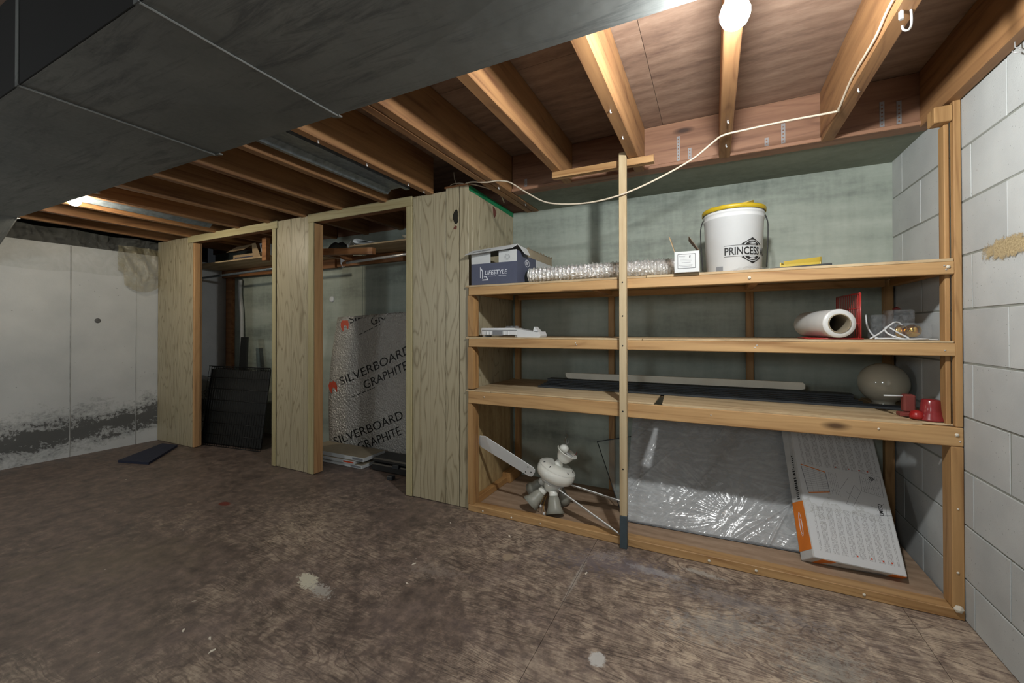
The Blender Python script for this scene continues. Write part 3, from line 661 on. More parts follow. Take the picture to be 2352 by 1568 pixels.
# ================================================================== LEFT WALL PLASTIC
def sheet_pt(u, v):
    y = .2+u*2.1; zt = 1.975; zb = 1.60+.02*u
    k = .35+1.0*(v > .55)
    return (xw(y)+.016+.008*sin(u*23+v*5)+.02*(v)*abs(sin(u*9))+k*(.016*mn.noise(V((u*30, v*3, 7)))+.010*mn.noise(V((u*70, v*8, 3)))), y, zb+(zt-zb)*v+.006*sin(u*31))
mb = MB(); mb.open_ok = True; mb.grid(sheet_pt, 260, 40); pw = mb.build('poly_sheet', poly_film)
tag(pw, 'crinkled clear plastic sheet hanging over the top of the white wall', 'plastic sheet')
mb = MB(); mb.open_ok = True
def bag(u, v):
    a = u*pi; y = 1.86+u*.34; r = sin(a)**.6
    zt = 1.90; zb = 1.47+.10*(2*u-1)**2+(.10 if u < .1 else 0)
    return (xw(y)+.02+.09*r*(1-abs(v-.35))+.012*sin(u*17+v*9)+.012*mn.noise(V((u*12, v*3, 2)))+.004*mn.noise(V((u*24, v*8, 4))), y, zb+(zt-zb)*v)
mb.grid(bag, 60, 50); pb = mb.build('plastic_bulge', film('yellowed_poly', S(160,150,118), .42, .12, 8, .5))
tag(pb, 'yellowed sagging bulge of clear plastic beside the closet corner', 'plastic sheet')
# joist-end header above left wall
# ================================================================== FLOOR ITEMS
mm = MB().hexa([(-4.46, 1.663, .001), (-4.16, 1.745, .001), (-4.55, 2.13, .001), (-4.75, 2.10, .001), (-4.46, 1.663, .02), (-4.16, 1.745, .02), (-4.55, 2.13, .02), (-4.75, 2.10, .02)])
tag(mm.build('floor_mat', navy_mat), 'dark navy flat mat lying on the floor in front of the left closet corner', 'mat')
for i, (x, y) in enumerate(((-1.9, .95), (-1.62, .86), (-1.55, .83), (-1.75, .84), (-3.9, 1.5), (-.98, 1.98), (-.52, 1.83), (.30, 1.55), (-1.35, 1.97), (-1.27, 1.55), (-1.2, 1.42))):
    chip_lab = ('pale chip on the floor, leftmost of the small group in the foreground', 'pale chip in the middle of the foreground group on the floor', 'pale chip at the right of the foreground group on the floor', 'pale chip nearest the camera in the foreground group', 'lone pale sliver on the floor out in front of the left wall', 'pale chip on the floor just in front of the closet corner', 'pale chip on the floor left of the foot of the stick', 'white chip on the worn floor in front of the carton', 'tiny chip at the foot of the closet panelling', 'tiny chip on the floor between the paint smear and the fan', 'tiny chip on the floor right of the paint smear')[i]
    r = random.uniform(.004, .009); a = random.uniform(0, 3)
    mb = MB(frame((x, y, .0005), (cos(a), sin(a), 0), z=(0, 0, 1))); mb.prism([(-r*1.6, -r*.4), (r, -r*.6), (r*1.5, r*.2), (-r*.3, r*.6)], 0, .0015)
    tag(mb.build('paint_chip', chip_m), chip_lab, 'debris', 'pale chips scattered on the floor')
ps = MB(frame((.80, 1.66, .001), (.5, -.8, 0), z=(0, 0, 1))).box(-.03, .03, -.004, .004, 0, .004, b=.001).build('wood_splinter', chip_m)
tag(ps, 'pale wood splinter on the floor against the block wall at bottom right', 'debris')
# ================================================================== LEFT CLOSET CONTENTS
cs = thing('closet_shelf', (-4.2, 2.6, 1.68), 'plywood shelf inside the left closet opening holding the open carton', 'shelf')
MB().box(-5.0, -3.2, 2.41, 2.82, 1.772, 1.784, b=.001).build('shelf_board', deck_m, cs)
MB().box(-5.0, -3.2, 2.765, 2.80, 1.69, 1.77, b=.002).build('cleat', oldwood, cs)
MB().box(-4.95, -3.85, 2.52, 2.56, 1.785, 1.805, b=.002).build('front_strip', oldwood, cs)
MB().box(-3.66, -3.60, 2.36, 2.40, 1.73, 1.934, b=.002).build('hanger', oldwood, cs)
rd = MB().tube([(-5.02, 2.5, 1.652), (-3.2, 2.5, 1.69)], .012, 12).build('closet_rod', galv); tag(rd, 'thin metal clothes rail inside the left closet opening', 'rail')
cps = MB().box(-4.96, -4.86, 2.785, 2.828, .001, 1.688, b=.003).build('wooden_upright', oldwood); tag(cps, 'brown wooden upright against the back wall of the left closet', 'post')
# open carton on the shelf
bx = thing('open_carton', (-4.15, 2.6, 1.806), 'open brown cardboard carton with a blue stripe on the left closet shelf', 'box')
def carton(t, x0, x1, y0, y1, z0, z1, m, th=.003, flaps=True):
    for nm, a in (('panel', (x0, x1, y0, y0+th, z0, z1)), ('panel', (x0, x1, y1-th, y1, z0, z1)), ('panel', (x0, x0+th, y0+th, y1-th, z0, z1)), ('panel', (x1-th, x1, y0+th, y1-th, z0, z1)), ('bottom', (x0, x1, y0, y1, z0, z0+th))):
        if nm == 'bottom': MB().box(x0+th, x1-th, y0+th, y1-th, z0, z0+th).build(nm, m, t)
        else: MB().box(*a).build(nm, m, t)
carton(bx, -4.45, -4.02, 2.57, 2.80, 1.806, 1.872, kraft)
MB().box(-4.42, -4.12, 2.568, 2.5695, 1.836, 1.846).build('blue_stripe', navy, bx)
MB().hexa([(-4.45, 2.50, 1.889), (-4.16, 2.50, 1.897), (-4.16, 2.503, 1.898), (-4.45, 2.503, 1.890), (-4.40, 2.57, 1.955), (-4.13, 2.57, 1.962), (-4.13, 2.573, 1.961), (-4.40, 2.573, 1.954)]).build('flap', kraft, bx)
MB().prism([(-3.985, 1.808), (-4.12, 1.872), (-4.135, 1.965), (-4.075, 1.968)], 0, .003, frame((0, 2.566, 0), (1, 0, 0), z=(0, -1, 0))).build('flap', kraft, bx)
bk = thing('white_binder', (-3.9, 2.7, 1.785), 'white and blue binder leaning beside the open carton in the left closet', 'binder')
MB().hexa([(-4.01, 2.60, 1.785), (-3.93, 2.60, 1.785), (-3.97, 2.60, 1.965), (-4.07, 2.60, 1.968), (-4.01, 2.78, 1.785), (-3.93, 2.78, 1.785), (-3.97, 2.78, 1.965), (-4.07, 2.78, 1.968)]).build('cover', board_w, bk)
MB().hexa([(-3.985, 2.598, 1.80), (-3.96, 2.598, 1.80), (-4.01, 2.598, 1.95), (-4.045, 2.598, 1.95), (-3.985, 2.5995, 1.80), (-3.96, 2.5995, 1.80), (-4.01, 2.5995, 1.95), (-4.045, 2.5995, 1.95)]).build('spine_label', navy, bk)
for i in range(4):
    o = MB().box(-3.56+i*.012, -3.551+i*.012, 2.42, 2.60, 1.785, 1.91-.01*(i % 2)).build('thin_booklet', (board_w, greyink)[i % 2])
    tag(o, ('leftmost thin white booklet beside the hanger in the left closet', 'thin grey booklet second from the hanger in the left closet', 'thin white booklet third from the hanger in the left closet', 'thin grey booklet against the right edge of the left closet opening')[i], 'booklet', 'booklets at the right end of the left closet shelf')
# folded wire crate
cr = thing('folded_crate', (-4.1, 2.25, 0), 'black folded wire dog crate leaning inside the left closet', 'crate')
ang = rad(8)
def CM(dy): return frame((-3.685, 2.275+dy, .004), (-.985, -.12, 0), z=(.12*cos(ang)*-1, .985*cos(ang)*-1, sin(ang)))
for k, (dy, wd, ht, nh) in enumerate(((0, .80, .75, 7), (.045, .78, .74, 7), (.09, .76, .72, 7))):
    M = Mx.Translation((-.0-.06*k, dy, 0)) @ Mx.Translation((-3.68, 2.362, .006)) @ Mx.Rotation(rad(7), 4, 'Z') @ Mx.Rotation(rad(-8), 4, 'X')
    mb = MB(M); r = .0035
    for i in range(nh+1): mb.tube([(-wd, 0, ht*i/nh), (0, 0, ht*i/nh)], r, 5)
    nv = 26
    for i in range(nv+1): mb.tube([(-wd*i/nv, .004, 0), (-wd*i/nv, .004, ht)], .002, 4)
    mb.build('wire_panel', blackw, cr)
M = Mx.Translation((-3.70, 2.382, .006)) @ Mx.Rotation(rad(7), 4, 'Z') @ Mx.Rotation(rad(-8), 4, 'X')
MB(M).box(-.79, -.02, .008, .03, .01, .72, b=.006).build('tray', tray_m, cr)
bp = MB().hexa([(-4.30, 2.50, .74), (-4.19, 2.50, .74), (-4.19, 2.515, .74), (-4.30, 2.515, .74), (-4.33, 2.60, 1.0), (-4.235, 2.60, 1.0), (-4.235, 2.615, 1.0), (-4.33, 2.615, 1.0)])
bp = MB().hexa([(-4.20, 2.44, .02), (-4.07, 2.44, .02), (-4.07, 2.46, .02), (-4.20, 2.46, .02), (-4.40, 2.62, 1.03), (-4.30, 2.62, 1.03), (-4.30, 2.64, 1.03), (-4.40, 2.64, 1.03)]).build('black_board', black_m)
tag(bp, 'narrow black board leaning behind the folded crate', 'board')
pp = MB().tube(smooth([(-4.70, 2.79, 1.66), (-4.72, 2.80, 1.5), (-4.69, 2.80, 1.3), (-4.68, 2.80, 1.0), (-4.68, 2.80, .4), (-4.68, 2.80, .02)]), [.022]*21, 10).build('pale_hose', tape_m)
tag(pp, 'pale hose hanging down the back wall of the left closet', 'hose')
# ================================================================== RIGHT CLOSET CONTENTS
cs2 = thing('closet_shelf', (-2.4, 2.6, 1.72), 'shelf board on a wooden bracket inside the right closet opening', 'shelf')
MB().box(-2.70, -1.42, 2.47, 2.82, 1.785, 1.797, b=.001).build('shelf_board', deck_m, cs2)
MB().hexa([(-3.0, 2.47, 1.745), (-3.0, 2.505, 1.745), (-3.0, 2.505, 1.80), (-3.0, 2.47, 1.80), (-2.40, 2.43, 1.70), (-2.40, 2.465, 1.70), (-2.40, 2.465, 1.75), (-2.40, 2.43, 1.75)]).build('bracket', oldwood, cs2)
MB().box(-1.46, -1.42, 2.26, 2.82, 1.70, 1.78, b=.002).build('cleat', oldwood, cs2)
MB().box(-3.40, -2.40, 2.785, 2.825, 1.70, 1.78, b=.002).build('cleat', oldwood, cs2)
MB().box(-3.05, -3.0, 2.40, 2.8, 1.745, 1.80, b=.002).build('bracket_arm', oldwood, cs2)
rd2 = MB().tube([(-2.72, 2.47, 1.658), (-1.42, 2.47, 1.70)], .011, 12).build('closet_rod', steel); tag(rd2, 'bright metal clothes rail inside the right closet opening', 'rail')
rk = thing('rail_bracket', (-2.8, 2.5, 1.66), 'white metal rail socket under the bracket in the right closet', 'bracket')
MB().tube(smooth([(-2.78, 2.47, 1.69), (-2.78, 2.47, 1.645), (-2.765, 2.47, 1.625), (-2.75, 2.47, 1.63)]), .004, 6).build('hook', white_p, rk)
MB().prism([(-2.79, 1.70), (-2.735, 1.675), (-2.765, 1.668), (-2.787, 1.65)], 0, .003, frame((0, 2.468, 0), (1, 0, 0), z=(0, -1, 0))).build('plate', white_p, rk)
wn = thing('wall_cap', (-3.31, 2.83, 1.40), 'small round pale cap on the wall inside the right closet', 'cap')
MB().lathe([(0, .012), (.02, .012), (.028, .008), (.03, 0), (.03, -.002)], 20, frame((-3.31, 2.828, 1.40), (1, 0, 0), z=(0, -1, 0))).build('disc', white_p, wn)
lf = MB().tube(smooth([(-2.40, 2.50, 1.80), (-2.55, 2.50, 1.83), (-2.62, 2.50, 1.848), (-2.66, 2.50, 1.838), (-2.64, 2.50, 1.815), (-2.55, 2.50, 1.812), (-2.46, 2.50, 1.80)]), .003, 6).build('folded_leaflet', board_w)
mb = MB(); P = smooth([(-2.40, 0, 1.799), (-2.55, 0, 1.83), (-2.62, 0, 1.850), (-2.665, 0, 1.838), (-2.64, 0, 1.815), (-2.55, 0, 1.808), (-2.46, 0, 1.80)]); bpy.data.objects.remove(lf)
mb.open_ok = True; mb.add([(p.x, y, p.z) for y in (2.48, 2.66) for p in P], [(i, i+1, i+1+len(P), i+len(P)) for i in range(len(P)-1)], True)
tag(mb.build('folded_leaflet', board_w, solid=.0015), 'curled white leaflet on the right closet shelf', 'leaflet')
ft = MB(); ft.grid(lambda u, v: (-2.98+u*.19, 2.50+v*.15, 1.80+.055*(1-abs(2*u-1))+.012*sin(v*9+u*7)), 8, 6)
tag(ft.build('crumpled_bag', black_m, solid=.003), 'crumpled black bag on the bracket end of the right closet shelf', 'bag')
ft = MB(); ft.grid(lambda u, v: (-2.76+u*.10, 2.50+v*.12, 1.785+.05*(1-abs(2*u-1)**3)+.008*sin(v*14+u*17)), 8, 6)
tag(ft.build('foil_packet', foil_m, solid=.002), 'shiny crinkled foil packet on the right closet shelf', 'packet')
bo = MB(); bo.lathe([(0, 0), (.05, 0), (.09, .02), (.10, .035), (.095, .035), (.05, .006), (0, .004)], 24, Mx.Translation((-2.13, 2.60, 1.798)) @ Mx.Rotation(rad(12), 4, 'Y'))
tag(bo.build('glass_dish', opal), 'shallow glass dish on the right closet shelf near the door casing', 'dish')
# foil-faced insulation board
ib = thing('insulation_board', (-2.6, 2.7, 0), 'silver foil-faced foam board printed with black lettering, leaning in the right closet', 'insulation board')
BW = 1.25
def board(u, z):   # u metres from left edge, z height
    bow = .030*sin(pi*z/1.26)
    return V((-3.12-bow*.9*(1-min(1, u/.4)) + u*.995 - .05*(1-z/1.26)*(1-min(1, u/.5)), 2.685+.05*z/1.26+.03*sin(u*2.4)-bow, z))
mb = MB(); nu, nv = 24, 24
F = [board(BW*i/nu, .02+(1.20+.06*i/nu)*j/nv) for j in range(nv+1) for i in range(nu+1)]; W = nu+1; nF = len(F)
Bk = [p+V((0, .022, 0)) for p in F]
fs = [(j*W+i, j*W+i+1, (j+1)*W+i+1, (j+1)*W+i) for j in range(nv) for i in range(nu)]
fs += [tuple(nF+k for k in reversed(f)) for f in fs]
edge = [i for i in range(W)] + [j*W+nu for j in range(1, nv+1)] + [nv*W+i for i in range(nu-1, -1, -1)] + [j*W for j in range(nv-1, 0, -1)]
fs += [(edge[k], edge[(k+1) % len(edge)], edge[(k+1) % len(edge)]+nF, edge[k]+nF) for k in range(len(edge))]
mb.add(F+Bk, fs, True); mb.build('foil_sheet', sheet_m, ib)
def onboard(u0, z0, ang, clip=1.19):
    ca, sa = cos(rad(ang)), sin(rad(ang))
    def f(p):
        u = u0+p.x*ca-p.y*sa; z = z0+p.x*sa+p.y*ca
        z = min(z, clip); u = min(u, 1.2)
        return board(u, max(z, .02))+V((0, -.002, 0))
    return f
I4 = Mx.Identity(4)
def print_cut(txt, size, u0, z0, ang, width):
    o = text(txt, size, I4, ink, ib, width=width); me = o.data; R_ = Mx.Translation((u0, z0, 0)) @ Mx.Rotation(rad(ang), 4, 'Z')
    bm = bmesh.new(); bm.from_mesh(me)
    for v_ in bm.verts: v_.co = R_ @ (v_.co + WL[ib.name])
    for pc, pn_ in (((0, 1.212, 0), (0, 1, 0)), ((1.22, 0, 0), (1, 0, 0)), ((0.012, 0, 0), (-1, 0, 0))):
        bmesh.ops.bisect_plane(bm, geom=bm.verts[:]+bm.edges[:]+bm.faces[:], plane_co=pc, plane_no=pn_, clear_outer=True)
    bmesh.ops.triangulate(bm, faces=bm.faces[:])
    bmesh.ops.subdivide_edges(bm, edges=[e for e in bm.edges if e.calc_length() > .05], cuts=1)
    for v_ in bm.verts: v_.co = board(v_.co.x, v_.co.y)+V((0, -.0025, 0)) - WL[ib.name]
    bm.to_mesh(me); bm.free()
for (u0, z0) in ((.125, .60), (.155, 1.155), (.065, .05)):
    print_cut('SILVERBOARD', .105, u0, z0, 23, .80); print_cut('GRAPHITE', .105, u0+.25, z0-.02, 23, .50)
    mb = MB(); mb.open_ok = True; q = onboard(u0+.12, z0-.10, 23); n = 18
    mb.add([q(V((.26*i/n, y, 0))) for i in range(n+1) for y in (0, .006)], [(2*i, 2*i+1, 2*i+3, 2*i+2) for i in range(n) if i % 4 != 3]); mb.build('small_print', ink, ib)
for (u0, z0) in ((.10, 1.15), (.045, .58)):
    mb = MB(); mb.open_ok = True; q = onboard(u0, z0, 20); pts = []
    for s_ in (1, -1):
        prof = [(0, .045), (.02*s_, .055), (.042*s_, .03), (.045*s_, -.01), (.03*s_, -.055), (.022*s_, -.05), (.018*s_, -.02), (0, .0)]
        b0 = len(pts); pts += [q(V((x, y, 0))) for x, y in prof]
    mb.add(pts, [tuple(range(8)), tuple(range(8, 16))]); mb.build('flame_mark', redor, ib)
# stacked thin boxes
def flatbox(nm, x0, x1, y0, y1, z0, z1, label, red=False):
    t = thing(nm, ((x0+x1)/2, (y0+y1)/2, z0), label, 'box', 'flat boxes stacked on the right closet floor')
    MB().box(x0, x1, y0, y1, z0, z1-.002, b=.0015).build('side_walls', board_w, t)
    MB().box(x0+.002, x1-.002, y0+.002, y1-.002, z1-.002, z1, b=.0005).build('top', kraft_d, t)
    MB().box(x1-.12, x1-.008, y0-.0007, y0, z0+.006, z1-.008).build('printed_band', redor if red else greyink, t)
    return t
flatbox('flat_box', -3.17, -2.50, 2.42, 2.65, .002, .03, 'lowest white flat box of the stack on the right closet floor')
flatbox('flat_box', -3.15, -2.57, 2.41, 2.64, .032, .058, 'middle flat box with a red band, in the stack on the right closet floor', True)
flatbox('flat_box', -3.16, -2.48, 2.42, 2.66, .060, .092, 'topmost flat box with a brown lid, on the right closet floor')
bc = thing('tool_case', (-2.2, 2.5, 0), 'low dark plastic case on the floor of the right closet', 'case')
MB().box(-2.42, -1.80, 2.44, 2.64, .003, .06, b=.008).build('case_base', black_m, bc); MB().box(-2.42, -1.80, 2.45, 2.63, .064, .10, b=.01).build('case_lid', black_m, bc)
MB().box(-2.20, -2.14, 2.434, 2.446, .045, .075, b=.002).build('latch', glove, bc)
cst = thing('dark_block', (-2.13, 2.34, 0), 'tiny dark block on the floor in front of the dark case', 'block')
MB().box(-2.16, -2.11, 2.33, 2.37, .001, .03, b=.004).build('body', glove, cst)
# ================================================================== TOP SHELF ITEMS
ZT = 1.3735
lb = thing('navy_box', (-1.17, 2.4, ZT), 'navy and white LIFESTYLE cardboard box on the top shelf beside the closet', 'box')
x0, x1, y0, y1, z1 = -1.325, -1.018, 2.158, 2.75, 1.572
th = .003
zb = 1.50
MB().box(x0, x1, y0, y0+th, ZT, zb).build('front_panel', navy, lb)
MB().box(x0, x0+.132, y0, y0+th, zb, z1-.004).build('front_panel', board_w, lb); MB().box(x0+.188, x1, y0, y0+th, zb, z1-.004).build('front_panel', board_w, lb)
MB().box(x1-th, x1, y0+th, 2.44, ZT, 1.565).build('side_panel', navy, lb); MB().box(x1-th, x1, 2.44, y1, ZT, 1.55).build('side_panel', board_w, lb)
MB().box(x1, x1+.001, 2.30, y1-.02, 1.548, 1.60).build('torn_lip', kraft_d, lb)
for i in range(9):
    y = 2.30+i*.05; MB().prism([(y, 1.598), (y+.05, 1.598), (y+.03, 1.600+random.uniform(.003, .014)), (y+.01, 1.602)], 0, .001, frame((x1, 0, 0), (0, 1, 0), z=(1, 0, 0))).build('torn_edge', kraft_d, lb)
MB().box(x0, x0+th, y0+th, y1, ZT, 1.56).build('side_panel', kraft_d, lb); MB().box(x0+th, x1-th, y1-th, y1, ZT, 1.56).build('back_panel', kraft_d, lb); MB().box(x0+th, x1-th, y0+th, y1-th, ZT, ZT+th).build('bottom', kraft_d, lb)
MB().hexa([(x0-.02, y0-.045, 1.553), (x1-.02, y0-.03, 1.572), (x1+.006, y0+.002, 1.60), (x0+.004, y0+.002, 1.583), (x0-.02, y0-.043, 1.551), (x1-.02, y0-.028, 1.570), (x1+.006, y0+.004, 1.597), (x0+.004, y0+.004, 1.580)]).build('front_flap', board_w, lb)
MB().hexa([(x0+.004, y0+.003, 1.583), (x1, y0+.003, 1.600), (x1, y0+.20, 1.585), (x0+.004, y0+.20, 1.58), (x0+.004, y0+.003, 1.580), (x1, y0+.003, 1.597), (x1, y0+.20, 1.582), (x0+.004, y0+.20, 1.577)]).build('top_flap', board_w, lb)
MB().add([(x1+.001, y0+.01, 1.597), (x1+.03, y0+.05, 1.545), (x1+.03, y0+.13, 1.545), (x1+.001, y0+.14, 1.592)], [(0,1,2,3)]).build('corner_flap', board_w, lb, solid=.002)
FM = frame((0, y0-.0005, 0), (1, 0, 0), z=(0, -1, 0))
text('LIFESTYLE', .036, Mx.Translation((x0+.093, y0-.0006, 1.432)) @ Mx.Rotation(pi/2, 4, 'X'), whiteink, lb, shear=.15, width=.150, off=.0004)
text('CHARLIE ----', .022, Mx.Translation((x0+.03, y0-.038, 1.562)) @ Mx.Rotation(rad(2.5), 4, 'Y') @ Mx.Rotation(rad(40), 4, 'X'), greyink, lb, width=.10) if False else None
mb = MB(FM)
mb.prism([(x0+.062, 1.415), (x0+.062, 1.482), (x0+.082, 1.455), (x0+.082, 1.405), (x0+.076, 1.400), (x0+.076, 1.452), (x0+.067, 1.465), (x0+.067, 1.41)], 0, .0006)
mb.prism([(x0+.076, 1.398), (x0+.118, 1.398), (x0+.108, 1.422), (x0+.088, 1.422), (x0+.088, 1.417), (x0+.103, 1.417), (x0+.108, 1.404), (x0+.082, 1.404), (x0+.082, 1.41), (x0+.076, 1.405)], 0, .0006); mb.build('monogram', whiteink, lb)
mb = MB(FM)
for i in range(14):
    if i in (6, 7): continue
    mb.box(x0+.118+i*.0088, x0+.118+i*.0088+.0065, 1.420, 1.4225, 0, .0005)
mb.box(x0+.02, x0+.02, 0, 0, 0, 0) if False else None
mb.build('small_print', whiteink, lb)
FF = frame((0, 0, 0), (1, 0, 0), z=(0, -1, 0))
mb = MB(); fl0 = V((x0+.03, y0-.034, 1.5615))
for i in range(16):
    x = x0+.035+i*.0075
    if i in (7,): continue
    zz = 1.5695+(x-x0)*.06; mb.add([(x, y0-.0345, zz-.0085), (x+.0055, y0-.0345, zz-.0082), (x+.0055, y0-.028, zz-.0028), (x, y0-.028, zz-.0031)], [(0,1,2,3)])
mb.open_ok = True
for v_ in mb.v: v_.y -= .0025; v_.z += .001
mb.build('small_print', greyink, lb)
SM = frame((x1+.0006, 0, 0), (0, 1, 0), z=(1, 0, 0))
def ring(mb, cx, cy, rx, ry, w_, z0=0, z1=.0006, n=24, M=None):
    a = [(cx+rx*cos(2*pi*k/n), cy+ry*sin(2*pi*k/n)) for k in range(n)]; b_ = [(cx+(rx-w_)*cos(2*pi*k/n), cy+(ry-w_)*sin(2*pi*k/n)) for k in range(n)]
    mb.prism(a, z0, z1, M, holes=[b_])
mb = MB(SM); ring(mb, 2.305, 1.505, .035, .022, .004); mb.build('oval_badge', whiteink, lb)
text('BP', .03, SM @ Mx.Translation((2.285, 1.495, 0)), whiteink, lb, shear=.3, off=.0005)
text('LIFESTYLE', .05, SM @ Mx.Translation((2.50, 1.47, 0)), greyink, lb, width=.22)
mb = MB(FM); ring(mb, x0+.245, 1.528, .017, .017, .0015); ring(mb, x0+.245, 1.528, .011, .011, .001); mb.build('round_stamp', greyink, lb)
# foil flexible duct
fd = thing('flexible_foil_duct', (-.6, 2.3, ZT), 'crinkled silver flexible foil duct lying along the top shelf', 'duct hose')
axis = smooth([(-.985, 2.275, 0), (-.8, 2.28, 0), (-.6, 2.30, 0), (-.42, 2.33, 0), (-.28, 2.35, 0), (-.185, 2.385, 0), (-.15, 2.46, 0), (-.16, 2.55, 0)], 26)
rr = [.0405+.007*min(1, i/80.)+.0045*(1 if i % 3 < 1 else -1)+random.uniform(-.0012, .0012) for i in range(len(axis))]
axis = [V((p.x, p.y, ZT+.0535+.008*min(1, i/80.))) for i, p in enumerate(axis)]
mb = MB(); n = 26; mb.tube(axis, rr, n, cap=False)
for k in range(len(mb.v)):
    c = axis[k//n]; d = (mb.v[k]-c); mb.v[k] = c+d*(1+random.uniform(-.085, .075))
mb.sm = [False]*len(mb.f); mb.open_ok = True; mb.build('corrugated_sleeve', foil_m, fd)
# small white box
sb = thing('small_white_box', (-.11, 2.16, ZT), 'small open white cardboard box with a black-framed label at the shelf front edge', 'box')
sx0, sx1, sy0, sy1, sz1 = -.164, -.056, 2.120, 2.22, 1.472
sz0 = 1.3735
carton(sb, sx0, sx1, sy0, sy1, sz0, sz1, board_w, .002)
MB().add([(sx0, sy0+.02, sz1), (sx0, sy1, sz1), (sx0-.025, sy1+.01, sz1+.088), (sx0-.028, sy0+.03, sz1+.085)], [(0,1,2,3)]).build('flap', kraft, sb, solid=.002)
MB().add([(sx1, sy0, sz1), (sx1, sy1, sz1), (sx1-.05, sy1, sz1+.068), (sx1-.045, sy0+.01, sz1+.072)], [(0,1,2,3)]).build('flap', plain('brown_card', S(104,82,62), .8), sb, solid=.002)
BM = frame((0, sy0-.0003, 0), (1, 0, 0), z=(0, -1, 0)); mb = MB(BM)
rx0, rx1, rz0, rz1 = sx0+.014, sx1-.016, sz0+.018, sz1-.012
mb.prism([(rx0, rz0), (rx1, rz0), (rx1, rz1), (rx0, rz1)], 0, .0005, holes=[[(rx0+.0018, rz0+.0018), (rx1-.0018, rz0+.0018), (rx1-.0018, rz1-.0018), (rx0+.0018, rz1-.0018)]]); mb.build('label_border', ink, sb)
text('E', .017, Mx.Translation((rx0+.050, sy0-.0006, rz1-.020)) @ Mx.Rotation(pi/2, 4, 'X'), ink, sb)
mb = MB(BM)
for k, (a, b_, h) in enumerate(((.006, .034, .0025), (.012, .03, .0012), (.012, .062, .001), (.014, .060, .001), (.018, .055, .0022), (.006, .066, .002), (.010, .062, .002))):
    z = rz1-.012-[0, .005, .016, .021, .030, .042, .048][k]; x = rx0+a
    while x < rx0+b_: mb.box(x, x+.0028, z, z+h, 0, .0005); x += .0040
mb.build('small_print', greyink, sb)
# bucket
bu = thing('white_bucket', (.095, 2.36, ZT), 'white plastic bucket lettered PRINCESS A with a yellow lid on the top shelf', 'bucket')
T = Mx.Translation((.095, 2.365, ZT))
MB().lathe([(0, 0), (.118, 0), (.122, .004), (.134, .27), (.137, .272), (.137, .276), (.1345, .278), (.1355, .293), (.1385, .295), (.1385, .299), (.136, .301), (.137, .318), (.133, .318), (.118, .01), (0, .006)], 56, T).build('pail', white_p, bu)
def rimmed(M, nm, par): MB(M).lathe([(0, .006), (.130, .004), (.134, .010), (.142, .010), (.144, .006), (.1435, -.010), (.139, -.010), (.139, .0), (0, .001)], 56).build(nm, yellow_m, par)
rimmed(T @ Mx.Translation((0, 0, .317)), 'lid', bu)
def handle(M, par, m=yellow_m):
    mb = MB(M); mb.box(-.085, .065, -.004, .004, 0, .036, b=.001); mb.box(-.085, -.078, .004, .05, 0, .034, b=.001); mb.box(.058, .065, .004, .075, 0, .044, b=.001); mb.box(-.085, .065, .045, .052, .0, .034, b=.001); mb.build('grip', m, par)
HM = T @ Mx.Translation((.0, .0, .322)) @ Mx.Rotation(rad(-8), 4, 'Z')
def grip(M, par):
    mb = MB(M); a, b_, c, d = (-.088, -.045), (.055, -.060), (.082, .045), (-.062, .052)
    def wall(p, q, h0, h1, t=.006):
        p, q = V((p[0], p[1], 0)), V((q[0], q[1], 0)); n = V(((q-p).y, -(q-p).x, 0)).normalized()*t
        Z = V((0, 0, 1)); mb.hexa([p, p+n, p+n+Z*h0, p+Z*h0, q, q+n, q+n+Z*h1, q+Z*h1])
    wall(a, b_, .016, .020); wall(b_, c, .020, .058); wall(c, d, .058, .046); wall(d, a, .034, .028)
    mb.build('grip', yellow_m, par)
grip(HM, bu)
def onbucket(u0, z0):
    def f(p):
        z = z0+p.y; r = .1223+.0445*z*.98+.0012; a = rad(-97)+(u0+p.x)/r
        return V((r*cos(a), r*sin(a), z))
    return f
text('PRINCESS AUTO', .050, T, ink, bu, bend=onbucket(-.030, .086), width=.285, off=.0010)
def bent(mbm, fn, poly, holes=()):
    loops = [[V((x, y, 0)) for x, y in poly]]+[[V((x, y, 0)) for x, y in h] for h in holes]; tr = tessellate_polygon(loops); fl_ = [p for l in loops for p in l]
    mbm.add([fn(p) for p in fl_], [tuple(t) for t in tr])
mb = MB(T); mb.open_ok = True; fn = onbucket(.098, .104); R_ = .062
hexo = []
for k in range(6):
    a0 = pi/2+k*pi/3; a1 = a0+pi/3
    for j in range(6): hexo.append((R_*(cos(a0)*(1-j/6)+cos(a1)*j/6), R_*(sin(a0)*(1-j/6)+sin(a1)*j/6)))
up_ = [p for p in hexo if p[1] > .027]; up_.sort(key=lambda p: -p[0])
inner = [(.0505*cos(a), .0505*sin(a)) for a in [rad(32.5+i*9.58) for i in range(13)]]
arcs = [(.046*cos(rad(36+i*9)), .046*sin(rad(36+i*9))) for i in range(13)]+[(.034*cos(rad(127.5-i*6.25)), .034*sin(rad(127.5-i*6.25))) for i in range(13)]
bent(mb, fn, arcs); bent(mb, fn, [(x, -y) for x, y in arcs]); bent(mb, fn, up_+[(p[0], p[1]) for p in reversed(inner)]); bent(mb, fn, [(x, -y) for x, y in up_]+[(p[0], -p[1]) for p in reversed(inner)])
for y in (.0250, -.0270): 
    n = 12; mb.add([fn(V((-.128+.16*i/n, y+d, 0))) for i in range(n+1) for d in (0, .0018)], [(2*i, 2*i+1, 2*i+3, 2*i+2) for i in range(n)])
mb.build('nut_emblem', ink, bu)
mb = MB(T); mb.open_ok = True; fn = onbucket(-.07, .012); n = 6
